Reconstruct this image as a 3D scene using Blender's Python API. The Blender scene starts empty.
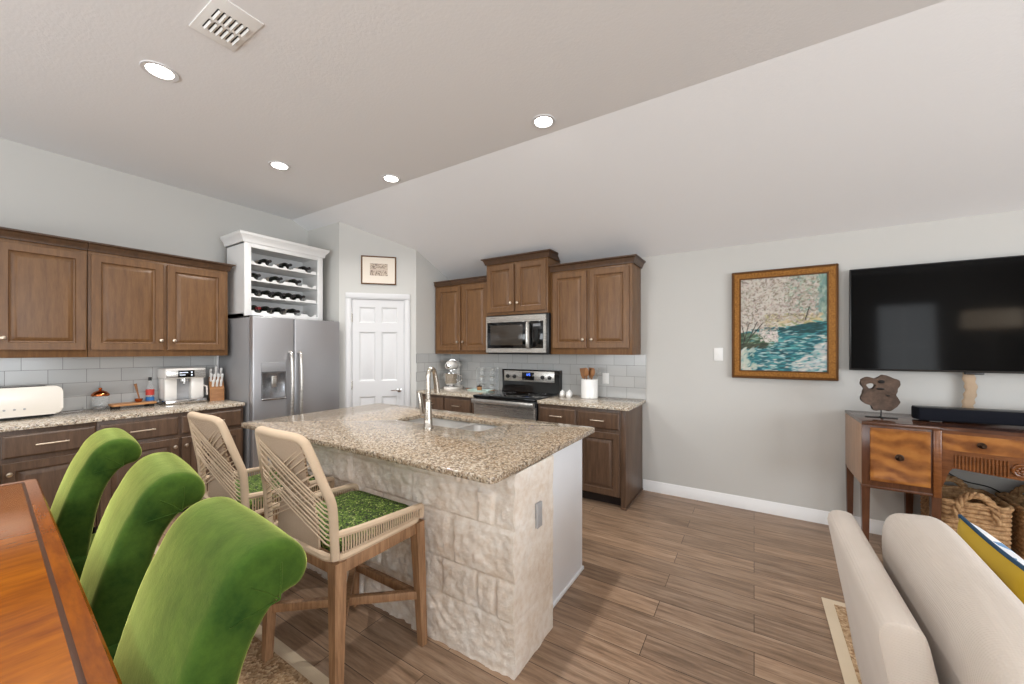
import bpy, bmesh, math, random
import numpy as np
from mathutils import Vector, Matrix, noise
PI = math.pi
SC = bpy.context.scene
COL = SC.collection
random.seed(7)

# ------------------------------------------------------------------ camera, sky, big lights, exposure
cam_d = bpy.data.cameras.new('camera')
cam = bpy.data.objects.new('camera', cam_d); COL.objects.link(cam)
cam.location = (0, 0, 1.42)
cam.rotation_euler = (PI/2, 0, math.radians(32.269))
cam_d.sensor_width = 36.0
cam_d.lens = 36.0*383.42/1024
cam_d.shift_y = (349.8-342.0)/1024
cam_d.clip_start = 0.02
SC.camera = cam

world = bpy.data.worlds.new('sky'); SC.world = world; world.use_nodes = True
wn = world.node_tree.nodes; wl = world.node_tree.links
bg = wn['Background']; sky = wn.new('ShaderNodeTexSky'); sky.sky_type = 'HOSEK_WILKIE'
sky.sun_direction = (0.4, -0.5, 0.75)
wl.new(sky.outputs[0], bg.inputs[0]); bg.inputs[1].default_value = 0.6

def area(name, loc, rot, sx, sy, power, col=(1, 1, 1), spread=180):
    d = bpy.data.lights.new(name, 'AREA'); d.shape = 'RECTANGLE'; d.size = sx; d.size_y = sy
    d.energy = power; d.color = col; d.spread = math.radians(spread)
    o = bpy.data.objects.new(name, d); COL.objects.link(o); o.location = loc; o.rotation_euler = rot
    return o
# daylight coming through the windows of the living and dining end (behind and right of the camera)
DAY = (0.93, 0.97, 1.0)
area('daylight_east', (4.52, 0.0, 1.50), (0, PI/2+0.05, 0), 1.7, 3.6, 200, (0.90, 0.95, 1.0))
area('daylight_south', (2.65, -3.12, 1.50), (PI/2+0.1, 0, 0), 0.85, 1.7, 32, DAY)
area('daylight_dining', (-1.6, -3.12, 1.50), (PI/2+0.85, 0, 0), 4.2, 1.7, 185, DAY)

SC.view_settings.view_transform = 'Standard'
SC.view_settings.look = 'None'
SC.view_settings.gamma = 1.0
SC.view_settings.use_curve_mapping = False
SC.view_settings.exposure = -0.12
cy = SC.cycles
cy.max_bounces = 8; cy.diffuse_bounces = 5; cy.glossy_bounces = 4; cy.transmission_bounces = 8
cy.sample_clamp_indirect = 6.0; cy.caustics_reflective = False; cy.caustics_refractive = False
cy.use_denoising = True

# ------------------------------------------------------------------ node helpers and materials
def lin(c):
    return tuple(((v/255)/12.92 if v/255 <= 0.04045 else ((v/255+0.055)/1.055)**2.4) for v in c) + (1.0,)

class NT:
    def __init__(s, name):
        s.m = bpy.data.materials.new(name); s.m.use_nodes = True
        s.t = s.m.node_tree; s.b = s.t.nodes['Principled BSDF']
    def n(s, typ, **kw):
        nd = s.t.nodes.new('ShaderNode'+typ)
        for k, v in kw.items():
            if hasattr(nd, k) and k not in ('Scale',): setattr(nd, k, v)
            else: nd.inputs[k.replace('_', ' ')].default_value = v
        return nd
    def l(s, a, b): s.t.links.new(a, b)
    def coord(s, scale=(1, 1, 1), rot=(0, 0, 0), kind='Object'):
        tc = s.n('TexCoord'); mp = s.n('Mapping')
        mp.inputs['Scale'].default_value = scale; mp.inputs['Rotation'].default_value = rot
        s.l(tc.outputs[kind], mp.inputs[0]); return mp.outputs[0]
    def ramp(s, fac, stops, interp='LINEAR'):
        r = s.n('ValToRGB'); r.color_ramp.interpolation = interp
        e = r.color_ramp.elements
        while len(e) < len(stops): e.new(0.5)
        for k, (p, c) in enumerate(stops): e[k].position = p; e[k].color = c if len(c) == 4 else tuple(c)+(1,)
        s.l(fac, r.inputs[0]); return r.outputs[0]
    def noise(s, vec, scale, detail=3, rough=0.55):
        n = s.n('TexNoise'); n.inputs['Scale'].default_value = scale
        n.inputs['Detail'].default_value = detail; n.inputs['Roughness'].default_value = rough
        s.l(vec, n.inputs['Vector']); return n.outputs['Fac']
    def mix(s, fac, a, b, mode='MIX'):
        m = s.n('Mix', data_type='RGBA', blend_type=mode)
        for sock, v in ((m.inputs[0], fac), (m.inputs[6], a), (m.inputs[7], b)):
            if hasattr(v, 'links') or isinstance(v, bpy.types.NodeSocket): s.l(v, sock)
            else: sock.default_value = v
        return m.outputs[2]
    def bump(s, h, strength=0.3, dist=0.01):
        b = s.n('Bump'); b.inputs['Strength'].default_value = strength; b.inputs['Distance'].default_value = dist
        s.l(h, b.inputs['Height']); s.l(b.outputs[0], s.b.inputs['Normal'])
    def set(s, **kw):
        for k, v in kw.items():
            i = s.b.inputs[k.replace('_', ' ')]
            if isinstance(v, bpy.types.NodeSocket): s.l(v, i)
            else: i.default_value = v
        return s

M = {}
def plain(name, c, rough=0.5, metal=0.0, **kw):
    t = NT(name); t.set(Base_Color=lin(c), Roughness=rough, Metallic=metal, **kw); M[name] = t.m; return t.m

def paint(name, c, rough=0.85, bump=0.08, scale=90):
    t = NT(name); v = t.coord(); t.set(Base_Color=lin(c), Roughness=rough)
    t.bump(t.noise(v, scale, 2), bump, 0.004); M[name] = t.m
paint('wall_paint', (200, 199, 195))
paint('ceiling_paint', (231, 231, 232), bump=0.25, scale=60)
plain('white_trim', (211, 211, 212), 0.38)
plain('baseboard_white', (238, 238, 238), 0.4)
plain('white_panel_lit', (238, 241, 246), 0.45)  # cabinet white, with light on the end panel put into the colour
plain('white_cabinet', (228, 228, 227), 0.4)

def wood(name, c1, c2, scale=(1, 1, 1), rough=0.42, grain=10, bump=0.05, big=None):
    t = NT(name); v = t.coord(scale)
    f = t.noise(v, grain, 6, 0.62); g = t.noise(v, grain*4.5, 3, 0.6)
    col = t.ramp(f, [(0.3, lin(c1)), (0.7, lin(c2))])
    col = t.mix(0.18, col, t.ramp(g, [(0.35, (0.25, 0.25, 0.25, 1)), (0.65, (1, 1, 1, 1))]), 'MULTIPLY')
    t.set(Base_Color=col, Roughness=rough); t.bump(g, bump, 0.002); M[name] = t.m
wood('upper_cabinet_wood', (98, 66, 38), (126, 90, 54), (9, 9, 1.0), 0.40, 4)
wood('base_cabinet_wood', (80, 60, 46), (106, 82, 64), (9, 9, 1.0), 0.38, 4)
wood('crown_wood_shaded', (66, 44, 28), (88, 62, 40), (9, 9, 1.0), 0.35, 4)  # same stain as the cabinets, with the crown's shade put into the colour
wood('stool_wood', (122, 88, 60), (176, 136, 100), (22, 22, 2.0), 0.55, 2.4, 0.2)
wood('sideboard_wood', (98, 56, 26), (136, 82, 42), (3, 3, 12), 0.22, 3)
wood('sideboard_side_lit', (168, 130, 100), (194, 156, 126), (12, 12, 2), 0.3, 2)  # colour lightened to make up for the shade on this side face
wood('sideboard_leg', (74, 44, 28), (100, 62, 42), (14, 14, 2), 0.25, 2)
wood('sideboard_top_wood', (72, 44, 30), (98, 64, 46), (1.5, 14, 4), 0.12, 3)
wood('driftwood', (62, 48, 40), (104, 84, 70), (8, 8, 8), 0.8, 3, 0.6)
wood('board_wood', (158, 104, 60), (198, 146, 94), (3, 26, 6), 0.45, 2)
wood('knife_block_wood', (140, 92, 52), (176, 124, 78), (6, 6, 26), 0.45, 2)
wood('spoon_wood', (124, 80, 46), (168, 118, 74), (14, 14, 3), 0.55, 3)
wood('table_wood', (130, 64, 3), (174, 98, 8), (10, 2.0, 1), 0.20, 2.2, 0.03)
wood('table_edge_wood', (118, 56, 4), (156, 84, 10), (3, 16, 3), 0.22, 2.2, 0.03)
plain('table_inlay', (74, 42, 22), 0.4)

def burl():
    t = NT('sideboard_burl'); v = t.coord((3.0, 3.0, 4.2))
    w = t.n('TexWave', wave_type='RINGS', rings_direction='SPHERICAL'); w.inputs['Scale'].default_value = 0.9
    w.inputs['Distortion'].default_value = 11.0; w.inputs['Detail'].default_value = 3.0
    t.l(v, w.inputs[0])
    f = t.noise(v, 5, 5)
    c = t.ramp(w.outputs['Fac'], [(0.1, lin((110, 60, 22))), (0.55, lin((142, 84, 34))), (0.95, lin((172, 112, 50)))])
    c = t.mix(0.45, c, t.ramp(f, [(0.3, lin((102, 56, 22))), (0.7, lin((172, 114, 56)))]))
    t.set(Base_Color=c, Roughness=0.22); M['sideboard_burl'] = t.m
burl()

def floor_mat():
    t = NT('floor_planks'); v = t.coord()
    br = t.n('TexBrick'); br.offset = 0.37; br.offset_frequency = 2
    for k, val in (('Scale', 1.0), ('Mortar Size', 0.0016), ('Mortar Smooth', 0.1), ('Bias', 0.0), ('Brick Width', 1.22), ('Row Height', 0.152)):
        br.inputs[k].default_value = val
    br.inputs['Color1'].default_value = (0, 0, 0, 1); br.inputs['Color2'].default_value = (1, 1, 1, 1); br.inputs['Mortar'].default_value = (0.5, 0.5, 0.5, 1)
    t.l(v, br.inputs['Vector'])
    v2 = t.coord((1.3, 16, 1)); 
    add = t.n('VectorMath', operation='ADD'); t.l(v2, add.inputs[0])
    sc = t.n('VectorMath', operation='SCALE'); sc.inputs['Scale'].default_value = 9.0
    t.l(br.outputs['Color'], sc.inputs[0]); t.l(sc.outputs[0], add.inputs[1])
    g = t.noise(add.outputs[0], 2.2, 7, 0.66)
    g2 = t.noise(add.outputs[0], 9, 4, 0.6)
    c = t.ramp(g, [(0.28, lin((112, 90, 72))), (0.5, lin((158, 131, 108))), (0.72, lin((186, 161, 138)))])
    c = t.mix(0.30, c, t.ramp(g2, [(0.3, (0.3, 0.3, 0.3, 1)), (0.6, (1, 1, 1, 1))]), 'MULTIPLY')
    tone = t.ramp(br.outputs['Color'], [(0.0, (0.78, 0.77, 0.76, 1)), (1.0, (1.12, 1.09, 1.05, 1))])
    c = t.mix(1.0, c, tone, 'MULTIPLY')
    c = t.mix(br.outputs['Fac'], c, lin((60, 44, 34)))
    t.set(Base_Color=c, Roughness=t.ramp(g2, [(0.2, (0.30,)*3+(1,)), (0.8, (0.42,)*3+(1,))]))
    t.bump(g2, 0.06, 0.002); M['floor_planks'] = t.m
floor_mat()

def granite(name, stops, scale=95):
    t = NT(name); v = t.coord()
    nz = t.n('TexNoise'); nz.inputs['Scale'].default_value = 60; t.l(v, nz.inputs['Vector'])
    mv = t.n('VectorMath', operation='MULTIPLY_ADD'); mv.inputs[1].default_value = (0.012,)*3
    t.l(nz.outputs['Color'], mv.inputs[0]); t.l(v, mv.inputs[2])
    vo = t.n('TexVoronoi'); vo.inputs['Scale'].default_value = scale; t.l(mv.outputs[0], vo.inputs['Vector'])
    sp = t.n('SeparateColor'); t.l(vo.outputs['Color'], sp.inputs[0])
    c = t.ramp(sp.outputs[0], stops, 'CONSTANT')
    vo2 = t.n('TexVoronoi'); vo2.inputs['Scale'].default_value = scale*2.3; t.l(mv.outputs[0], vo2.inputs['Vector'])
    sp2 = t.n('SeparateColor'); t.l(vo2.outputs['Color'], sp2.inputs[0])
    c2 = t.ramp(sp2.outputs[1], stops, 'CONSTANT')
    c = t.mix(0.35, c, c2)
    t.set(Base_Color=c, Roughness=0.12); M[name] = t.m
granite('island_granite', [(0, lin((44, 36, 30))), (0.09, lin((120, 96, 72))), (0.24, lin((150, 130, 106))), (0.46, lin((178, 162, 140))), (0.70, lin((200, 188, 170))), (0.88, lin((110, 98, 88)))], 120)
granite('counter_granite', [(0, lin((62, 52, 46))), (0.08, lin((128, 104, 82))), (0.20, lin((180, 162, 138))), (0.42, lin((212, 200, 180))), (0.68, lin((228, 220, 206))), (0.88, lin((158, 148, 136)))])

def tiles():
    t = NT('subway_tile'); tc = t.n('TexCoord')
    # the tile field uses its own UV map, in metres along the wall and up
    br = t.n('TexBrick'); br.offset = 0.37; br.offset_frequency = 2
    for k, val in (('Scale', 1.0), ('Mortar Size', 0.0016), ('Mortar Smooth', 0.1), ('Brick Width', 0.2110), ('Row Height', 0.1140)):
        br.inputs[k].default_value = val
    br.inputs['Color1'].default_value = lin((184, 185, 184)); br.inputs['Color2'].default_value = lin((194, 194, 192)); br.inputs['Mortar'].default_value = lin((132, 131, 130))
    t.l(tc.outputs['UV'], br.inputs['Vector'])
    t.set(Base_Color=br.outputs['Color'], Roughness=0.16)
    inv = t.n('Math', operation='SUBTRACT'); inv.inputs[0].default_value = 1.0; t.l(br.outputs['Fac'], inv.inputs[1])
    t.bump(inv.outputs[0], 0.5, 0.003); M['subway_tile'] = t.m
tiles()

def stone():
    t = NT('limestone'); v = t.coord()
    f = t.noise(v, 3.5, 5, 0.6); g = t.noise(v, 26, 6, 0.65)
    c = t.ramp(f, [(0.3, lin((228, 208, 186))), (0.55, lin((242, 230, 216))), (0.75, lin((248, 244, 238)))])
    c = t.mix(0.4, c, t.ramp(g, [(0.3, lin((214, 194, 172))), (0.6, lin((252, 248, 242)))]))
    t.set(Base_Color=c, Roughness=0.9); t.bump(t.noise(v, 42, 8, 0.75), 0.9, 0.012); M['limestone'] = t.m
stone()

def velvet():
    t = NT('green_velvet'); v = t.coord()
    f = t.noise(v, 7, 6, 0.72); g = t.noise(v, 240, 2)
    c = t.ramp(f, [(0.3, lin((30, 58, 20))), (0.7, lin((70, 96, 34)))])
    t.set(Base_Color=c, Roughness=0.9, Sheen_Weight=1.0, Sheen_Roughness=0.35, Sheen_Tint=lin((218, 226, 128)), Specular_IOR_Level=0.1)
    h = t.n('Math', operation='MULTIPLY_ADD'); h.inputs[1].default_value = 6.0
    t.l(t.noise(v, 11, 3, 0.55), h.inputs[0]); t.l(g, h.inputs[2])
    t.bump(h.outputs[0], 0.14, 0.003); M['green_velvet'] = t.m
velvet()

def fabric(name, c1, c2, scale=220, rough=0.95, sheen=0.2, bump=0.25):
    t = NT(name); v = t.coord()
    w1 = t.n('TexWave', bands_direction='X'); w1.inputs['Scale'].default_value = scale/6.28; t.l(v, w1.inputs[0])
    w2 = t.n('TexWave', bands_direction='Z'); w2.inputs['Scale'].default_value = scale/6.28; t.l(v, w2.inputs[0])
    w3 = t.n('TexWave', bands_direction='Y'); w3.inputs['Scale'].default_value = scale/6.28; t.l(v, w3.inputs[0])
    a = t.n('Math', operation='ADD'); t.l(w1.outputs['Fac'], a.inputs[0]); t.l(w2.outputs['Fac'], a.inputs[1])
    a2 = t.n('Math', operation='ADD'); t.l(a.outputs[0], a2.inputs[0]); t.l(w3.outputs['Fac'], a2.inputs[1])
    f = t.noise(v, 6, 3)
    c = t.mix(f, lin(c1), lin(c2))
    t.set(Base_Color=c, Roughness=rough, Sheen_Weight=sheen); t.bump(a2.outputs[0], bump, 0.0015); M[name] = t.m
fabric('cream_slipcover', (190, 178, 166), (204, 193, 182), 330)
fabric('mustard_velvet', (172, 140, 0), (194, 160, 6), 500, 0.9, 0.15, 0.05)
fabric('tan_sleeve', (176, 152, 126), (196, 172, 146), 300)
def jute():
    t = NT('jute'); v = t.coord(); vo = t.n('TexVoronoi'); vo.inputs['Scale'].default_value = 95; t.l(v, vo.inputs['Vector'])
    sp = t.n('SeparateColor'); t.l(vo.outputs['Color'], sp.inputs[0])
    c = t.ramp(sp.outputs[0], [(0, lin((140, 108, 76))), (0.5, lin((176, 144, 108))), (1, lin((206, 178, 144)))])
    t.set(Base_Color=c, Roughness=1.0); t.bump(vo.outputs['Distance'], 0.7, 0.006); M['jute'] = t.m
jute()
fabric('rug_border', (206, 186, 156), (222, 204, 176), 300)

def floral():
    t = NT('floral_cotton'); v = t.coord()
    vo = t.n('TexVoronoi'); vo.inputs['Scale'].default_value = 22; t.l(v, vo.inputs['Vector'])
    sp = t.n('SeparateColor'); t.l(vo.outputs['Color'], sp.inputs[0])
    c = t.ramp(sp.outputs[0], [(0, lin((226, 230, 234))), (0.55, lin((240, 240, 240))), (0.78, lin((214, 150, 120))), (0.86, lin((110, 150, 190))), (0.93, lin((236, 236, 234)))], 'CONSTANT')
    t.set(Base_Color=c, Roughness=0.9); M['floral_cotton'] = t.m
floral()
plain('navy_piping', (24, 62, 92), 0.8)

def rope():
    t = NT('rope'); v = t.coord()
    g = t.noise(v, 300, 2); f = t.noise(v, 12, 2)
    t.set(Base_Color=t.mix(f, lin((184, 160, 134)), lin((204, 182, 156))), Roughness=0.9); t.bump(g, 0.4, 0.002); M['rope'] = t.m
    t = NT('rope_weave'); v = t.coord()
    w = t.n('TexWave', bands_direction='X'); w.inputs['Scale'].default_value = 52; w.inputs['Distortion'].default_value = 0.4; t.l(v, w.inputs[0])
    c = t.ramp(w.outputs['Fac'], [(0.1, lin((140, 116, 94))), (0.4, lin((184, 160, 136))), (1.0, lin((200, 178, 154)))])
    t.set(Base_Color=c, Roughness=0.9); t.bump(w.outputs['Fac'], 0.6, 0.004); M['rope_weave'] = t.m
    t = NT('green_weave'); v = t.coord()
    vo = t.n('TexVoronoi'); vo.inputs['Scale'].default_value = 150; t.l(v, vo.inputs['Vector'])
    sp = t.n('SeparateColor'); t.l(vo.outputs['Color'], sp.inputs[0])
    c = t.ramp(sp.outputs[0], [(0, lin((26, 40, 12))), (0.3, lin((62, 86, 22))), (0.65, lin((92, 116, 34))), (0.93, lin((150, 160, 96)))], 'CONSTANT')
    t.set(Base_Color=c, Roughness=0.9); t.bump(vo.outputs['Distance'], 0.4, 0.004); M['green_weave'] = t.m
    t = NT('seagrass'); v = t.coord()
    g = t.noise(v, 38, 4, 0.6)
    c = t.ramp(g, [(0.3, lin((120, 86, 54))), (0.55, lin((176, 138, 96))), (0.75, lin((206, 174, 132)))])
    t.set(Base_Color=c, Roughness=0.75); t.bump(g, 0.5, 0.006); M['seagrass'] = t.m
rope()

def brushed(name, c, rough=0.3, metal=1.0):
    t = NT(name); v = t.coord((2, 2, 260))
    g = t.noise(v, 3, 2)
    t.set(Base_Color=lin(c), Metallic=metal, Roughness=t.ramp(g, [(0.2, (rough-0.06,)*3+(1,)), (0.8, (rough+0.06,)*3+(1,))])); M[name] = t.m
brushed('fridge_steel', (180, 180, 183), 0.36, 0.7)
plain('fridge_side', (140, 140, 142), 0.45)
brushed('steel', (196, 192, 186), 0.28, 0.8)
plain('sink_steel', (206, 204, 200), 0.28, 0.55)
plain('chrome', (214, 212, 210), 0.12, 1.0)
plain('brushed_nickel', (190, 182, 172), 0.25, 1.0)
plain('brass', (204, 168, 116), 0.3, 1.0)
plain('champagne', (206, 192, 174), 0.32, 1.0)
plain('copper', (196, 112, 66), 0.16, 1.0)
plain('bronze_pull', (64, 50, 40), 0.4, 1.0)
plain('black_glass', (8, 8, 9), 0.06)
plain('black_plastic', (20, 20, 21), 0.35)
plain('black_iron', (28, 27, 26), 0.5)
plain('tv_screen', (7, 7, 8), 0.07, 0.0, Specular_IOR_Level=0.10)
plain('soundbar_cloth', (20, 22, 30), 0.9, 0.0, Specular_IOR_Level=0.2)
plain('oven_window', (30, 24, 20), 0.08)
plain('microwave_window', (58, 52, 46), 0.15)
plain('white_enamel', (236, 232, 226), 0.22)
plain('cream_enamel', (238, 232, 222), 0.25)
plain('ceramic', (240, 240, 238), 0.2)
plain('white_plastic', (238, 238, 236), 0.4)
plain('grey_plastic', (168, 168, 170), 0.4)
plain('teal_tray', (190, 212, 206), 0.3)
plain('clear_glass', (236, 240, 240), 0.06, 0.0, Alpha=0.13)
plain('bottle_glass', (22, 24, 20), 0.12)
plain('foil_red', (110, 24, 30), 0.35)
plain('foil_dark', (30, 26, 28), 0.4)
plain('label_red', (196, 62, 52), 0.5)
plain('label_blue', (44, 110, 176), 0.5)
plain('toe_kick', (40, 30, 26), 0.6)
plain('gap_dark', (26, 22, 20), 0.8)
plain('cord_black', (22, 22, 22), 0.5)
plain('mat_cream', (232, 222, 208), 0.8)
plain('curtain_cloth', (214, 210, 202), 0.95)
plain('water_dark', (150, 152, 156), 0.2, 0.8)
def emit(name, c, s):
    t = NT(name); t.set(Base_Color=lin(c), Emission_Color=lin(c), Emission_Strength=s); M[name] = t.m
emit('lamp_lens', (255, 250, 240), 14.0)
emit('display_white', (215, 225, 240), 0.8)
emit('display_blue', (90, 140, 255), 2.0)
emit('lamp_shade_lit', (255, 232, 204), 7.0)

def gold():
    t = NT('gilt'); v = t.coord()
    g = t.noise(v, 90, 4)
    t.set(Base_Color=t.ramp(g, [(0.3, lin((112, 70, 22))), (0.7, lin((150, 102, 42)))]), Metallic=0.6, Roughness=0.45); t.bump(g, 0.3, 0.003); M['gilt'] = t.m
    t = NT('gilt_dark'); t.set(Base_Color=lin((98, 64, 30)), Metallic=0.6, Roughness=0.5); M['gilt_dark'] = t.m
    t = NT('canvas'); a = t.n('Attribute', attribute_name='Col'); t.set(Base_Color=a.outputs['Color'], Roughness=0.7); M['canvas'] = t.m
gold()

# ------------------------------------------------------------------ mesh helpers
class MB:
    """Collects shapes into one mesh."""
    def __init__(s): s.bm = bmesh.new()
    def box(s, x0, x1, y0, y1, z0, z1, bev=0.0, seg=2, rot=None, about=None):
        r = bmesh.ops.create_cube(s.bm, size=1.0)
        vs = r['verts']
        for v in vs:
            v.co = Vector(((x0+x1)/2+v.co.x*(x1-x0), (y0+y1)/2+v.co.y*(y1-y0), (z0+z1)/2+v.co.z*(z1-z0)))
        if bev > 0:
            es = list({e for v in vs for e in v.link_edges})
            rr = bmesh.ops.bevel(s.bm, geom=es, offset=bev, segments=seg, affect='EDGES', profile=0.5)
            vs = list({v for f in rr['faces'] for v in f.verts} | {v for v in vs if v.is_valid})
        if rot is not None:
            c = Vector(about) if about else Vector(((x0+x1)/2, (y0+y1)/2, (z0+z1)/2))
            for v in vs: v.co = c + rot @ (v.co-c)
        return s
    def rings(s, rs, cap0=True, cap1=True, closed=True, wrap=False):
        """loft between rings (lists of points of equal length)"""
        vr = [[s.bm.verts.new(p) for p in r] for r in rs]
        n = len(rs[0]); m = len(vr)
        for i in range(m if wrap else m-1):
            a, b = vr[i], vr[(i+1) % m]
            for k in range(n if closed else n-1):
                try: s.bm.faces.new((a[k], a[(k+1) % n], b[(k+1) % n], b[k]))
                except ValueError: pass
        if closed and not wrap:
            if cap0: s.bm.faces.new(list(reversed(vr[0])))
            if cap1: s.bm.faces.new(vr[-1])
        return s
    def lathe(s, prof, c=(0, 0, 0), seg=20, axis='z', cap=True):
        rs = []
        for r, h in prof:
            ring = []
            for k in range(seg):
                a = 2*PI*k/seg
                if axis == 'z': p = (c[0]+r*math.cos(a), c[1]+r*math.sin(a), c[2]+h)
                elif axis == 'y': p = (c[0]+r*math.cos(a), c[1]+h, c[2]+r*math.sin(a))
                else: p = (c[0]+h, c[1]+r*math.cos(a), c[2]+r*math.sin(a))
                ring.append(p)
            rs.append(ring)
        return s.rings(rs, cap, cap)
    def tube(s, pts, r, seg=8, closed=False, rr=None):
        P = [Vector(p) for p in pts]; n = len(P); rs = []
        up = None
        for i in range(n):
            if closed: t = P[(i+1) % n]-P[i-1]
            else: t = P[min(i+1, n-1)]-P[max(i-1, 0)]
            t.normalize()
            if up is None:
                up = Vector((0, 0, 1)) if abs(t.z) < 0.9 else Vector((1, 0, 0))
            up = (up-t*up.dot(t)); up.normalize()
            b = t.cross(up)
            q = rr[i] if rr else r
            qa, qb = (q if isinstance(q, tuple) else (q, q))
            rs.append([P[i]+up*(qa*math.cos(2*PI*k/seg))+b*(qb*math.sin(2*PI*k/seg)) for k in range(seg)])
        return s.rings(rs, True, True, True, wrap=closed)
    def prism(s, poly, axis, a, b, bev=0.0):
        """extrude a polygon (2D) along an axis between a and b; x: (y,z); y: (x,z); z: (x,y)"""
        def P(p, h): return {'x': (h, p[0], p[1]), 'y': (p[0], h, p[1]), 'z': (p[0], p[1], h)}[axis]
        v0 = [s.bm.verts.new(P(p, a)) for p in poly]; v1 = [s.bm.verts.new(P(p, b)) for p in poly]
        n = len(poly); fs = [s.bm.faces.new(v0[::-1]), s.bm.faces.new(v1)]
        for k in range(n): fs.append(s.bm.faces.new((v0[k], v0[(k+1) % n], v1[(k+1) % n], v1[k])))
        if bev:
            es = list({e for f in fs[:2] for e in f.edges})
            bmesh.ops.bevel(s.bm, geom=es, offset=bev, segments=2, affect='EDGES', profile=0.5)
        return s
    def plate(s, outer, holes, z0, z1):
        """flat slab with holes (polygons in xy)"""
        es = []; 
        for loop in [outer]+holes:
            vs = [s.bm.verts.new((p[0], p[1], z1)) for p in loop]
            es += [s.bm.edges.new((vs[k], vs[(k+1) % len(vs)])) for k in range(len(vs))]
        r = bmesh.ops.triangle_fill(s.bm, edges=es, use_beauty=True, normal=(0, 0, 1))
        fs = [g for g in r['geom'] if isinstance(g, bmesh.types.BMFace)]
        e = bmesh.ops.extrude_face_region(s.bm, geom=fs, use_keep_orig=True)
        for g in e['geom']:
            if isinstance(g, bmesh.types.BMVert): g.co.z = z0
        return s
    def grid(s, fn, nu, nv):
        V = [[s.bm.verts.new(fn(i/nu, j/nv)) for j in range(nv+1)] for i in range(nu+1)]
        for i in range(nu):
            for j in range(nv): s.bm.faces.new((V[i][j], V[i+1][j], V[i+1][j+1], V[i][j+1]))
        return s
    def xf(s, mat):
        bmesh.ops.transform(s.bm, matrix=mat, verts=s.bm.verts); return s
    def build(s, name, mat, parent=None, smooth=40, fixn=True):
        if fixn: bmesh.ops.recalc_face_normals(s.bm, faces=s.bm.faces)
        me = bpy.data.meshes.new(name); s.bm.to_mesh(me); s.bm.free()
        me.materials.append(M[mat] if isinstance(mat, str) else mat)
        if smooth:
            for p in me.polygons: p.use_smooth = True
            me.set_sharp_from_angle(angle=math.radians(smooth))
        o = bpy.data.objects.new(name, me); COL.objects.link(o)
        if parent is not None: o.parent = parent
        return o

def tag(o, label=None, cat=None, group=None, kind=None):
    if label: o['label'] = label
    if cat: o['category'] = cat
    if group: o['group'] = group
    if kind: o['kind'] = kind
    return o
def thing(name, label, cat, loc=(0, 0, 0), rz=0.0, group=None, kind=None):
    o = bpy.data.objects.new(name, None); COL.objects.link(o); o.empty_display_size = 0.05
    o.location = loc; o.rotation_euler = (0, 0, rz)
    return tag(o, label, cat, group, kind)
def dup(root, loc, rz=None, label=None):
    r = root.copy(); COL.objects.link(r); r.location = loc
    if rz is not None: r.rotation_euler = (0, 0, rz)
    if label: r['label'] = label
    for ch in list(root.children):
        c = ch.copy(); COL.objects.link(c); c.parent = r
        for g in list(ch.children):
            d = g.copy(); COL.objects.link(d); d.parent = c
    return r
def rrect(x0, x1, y0, y1, r, n=5):
    pts = []
    for cx, cy_, a0 in ((x1-r, y1-r, 0), (x0+r, y1-r, 90), (x0+r, y0+r, 180), (x1-r, y0+r, 270)):
        for k in range(n+1):
            a = math.radians(a0+90*k/n); pts.append((cx+r*math.cos(a), cy_+r*math.sin(a)))
    return pts
def spline(pts, sub=8):
    P = [Vector(p) for p in pts]; out = []; n = len(P)
    for i in range(n-1):
        p0, p1, p2, p3 = P[max(i-1, 0)], P[i], P[i+1], P[min(i+2, n-1)]
        for k in range(sub):
            t = k/sub
            out.append(0.5*((2*p1)+(p2-p0)*t+(2*p0-5*p1+4*p2-p3)*t*t+(3*p1-p0-3*p2+p3)*t**3))
    out.append(P[-1]); return out
def structure(o, label=None, cat=None):
    o['kind'] = 'structure'
    if label: o['label'] = label
    if cat: o['category'] = cat
    return o

# ------------------------------------------------------------------ the room
XW, YN, ZC, YC = -4.80, 4.01, 3.016, 2.54       # west wall, north wall, flat ceiling height, crease
SL = (3.016-2.361)/(YN-YC)
XE, YS = 4.60, -3.20
def zs(y): return ZC-SL*(y-YC)
TH = 0.12
P1 = (-4.134, 2.731); P2 = (-3.522, 3.363)

structure(MB().box(XW-TH, XE+TH, YS-TH, YN+TH, -0.1, 0.0).build('floor', 'floor_planks', smooth=0), 'brown wood plank floor', 'floor')
m = MB()
m.prism([(YS-TH, ZC), (YC, ZC), (YN+TH, zs(YN+TH)), (YN+TH, zs(YN+TH)+0.12), (YC, ZC+0.12), (YS-TH, ZC+0.12)], 'x', XW-TH, XE+TH)
structure(m.build('ceiling', 'ceiling_paint', smooth=0), 'pale ceiling, flat then sloping down to the far wall', 'ceiling')
structure(MB().box(-3.522, XE+TH, YN, YN+TH, 0, 2.37).build('wall_north', 'wall_paint', smooth=0), 'pale grey wall behind the range and television', 'wall')
m = MB(); m.prism([(YS-TH, 0), (2.735, 0), (2.735, zs(2.735)+0.01), (YC, ZC+0.01), (YS-TH, ZC+0.01)], 'x', XW-TH, XW)
structure(m.build('wall_west', 'wall_paint', smooth=0), 'pale grey wall above the long run of wall cabinets', 'wall')
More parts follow.
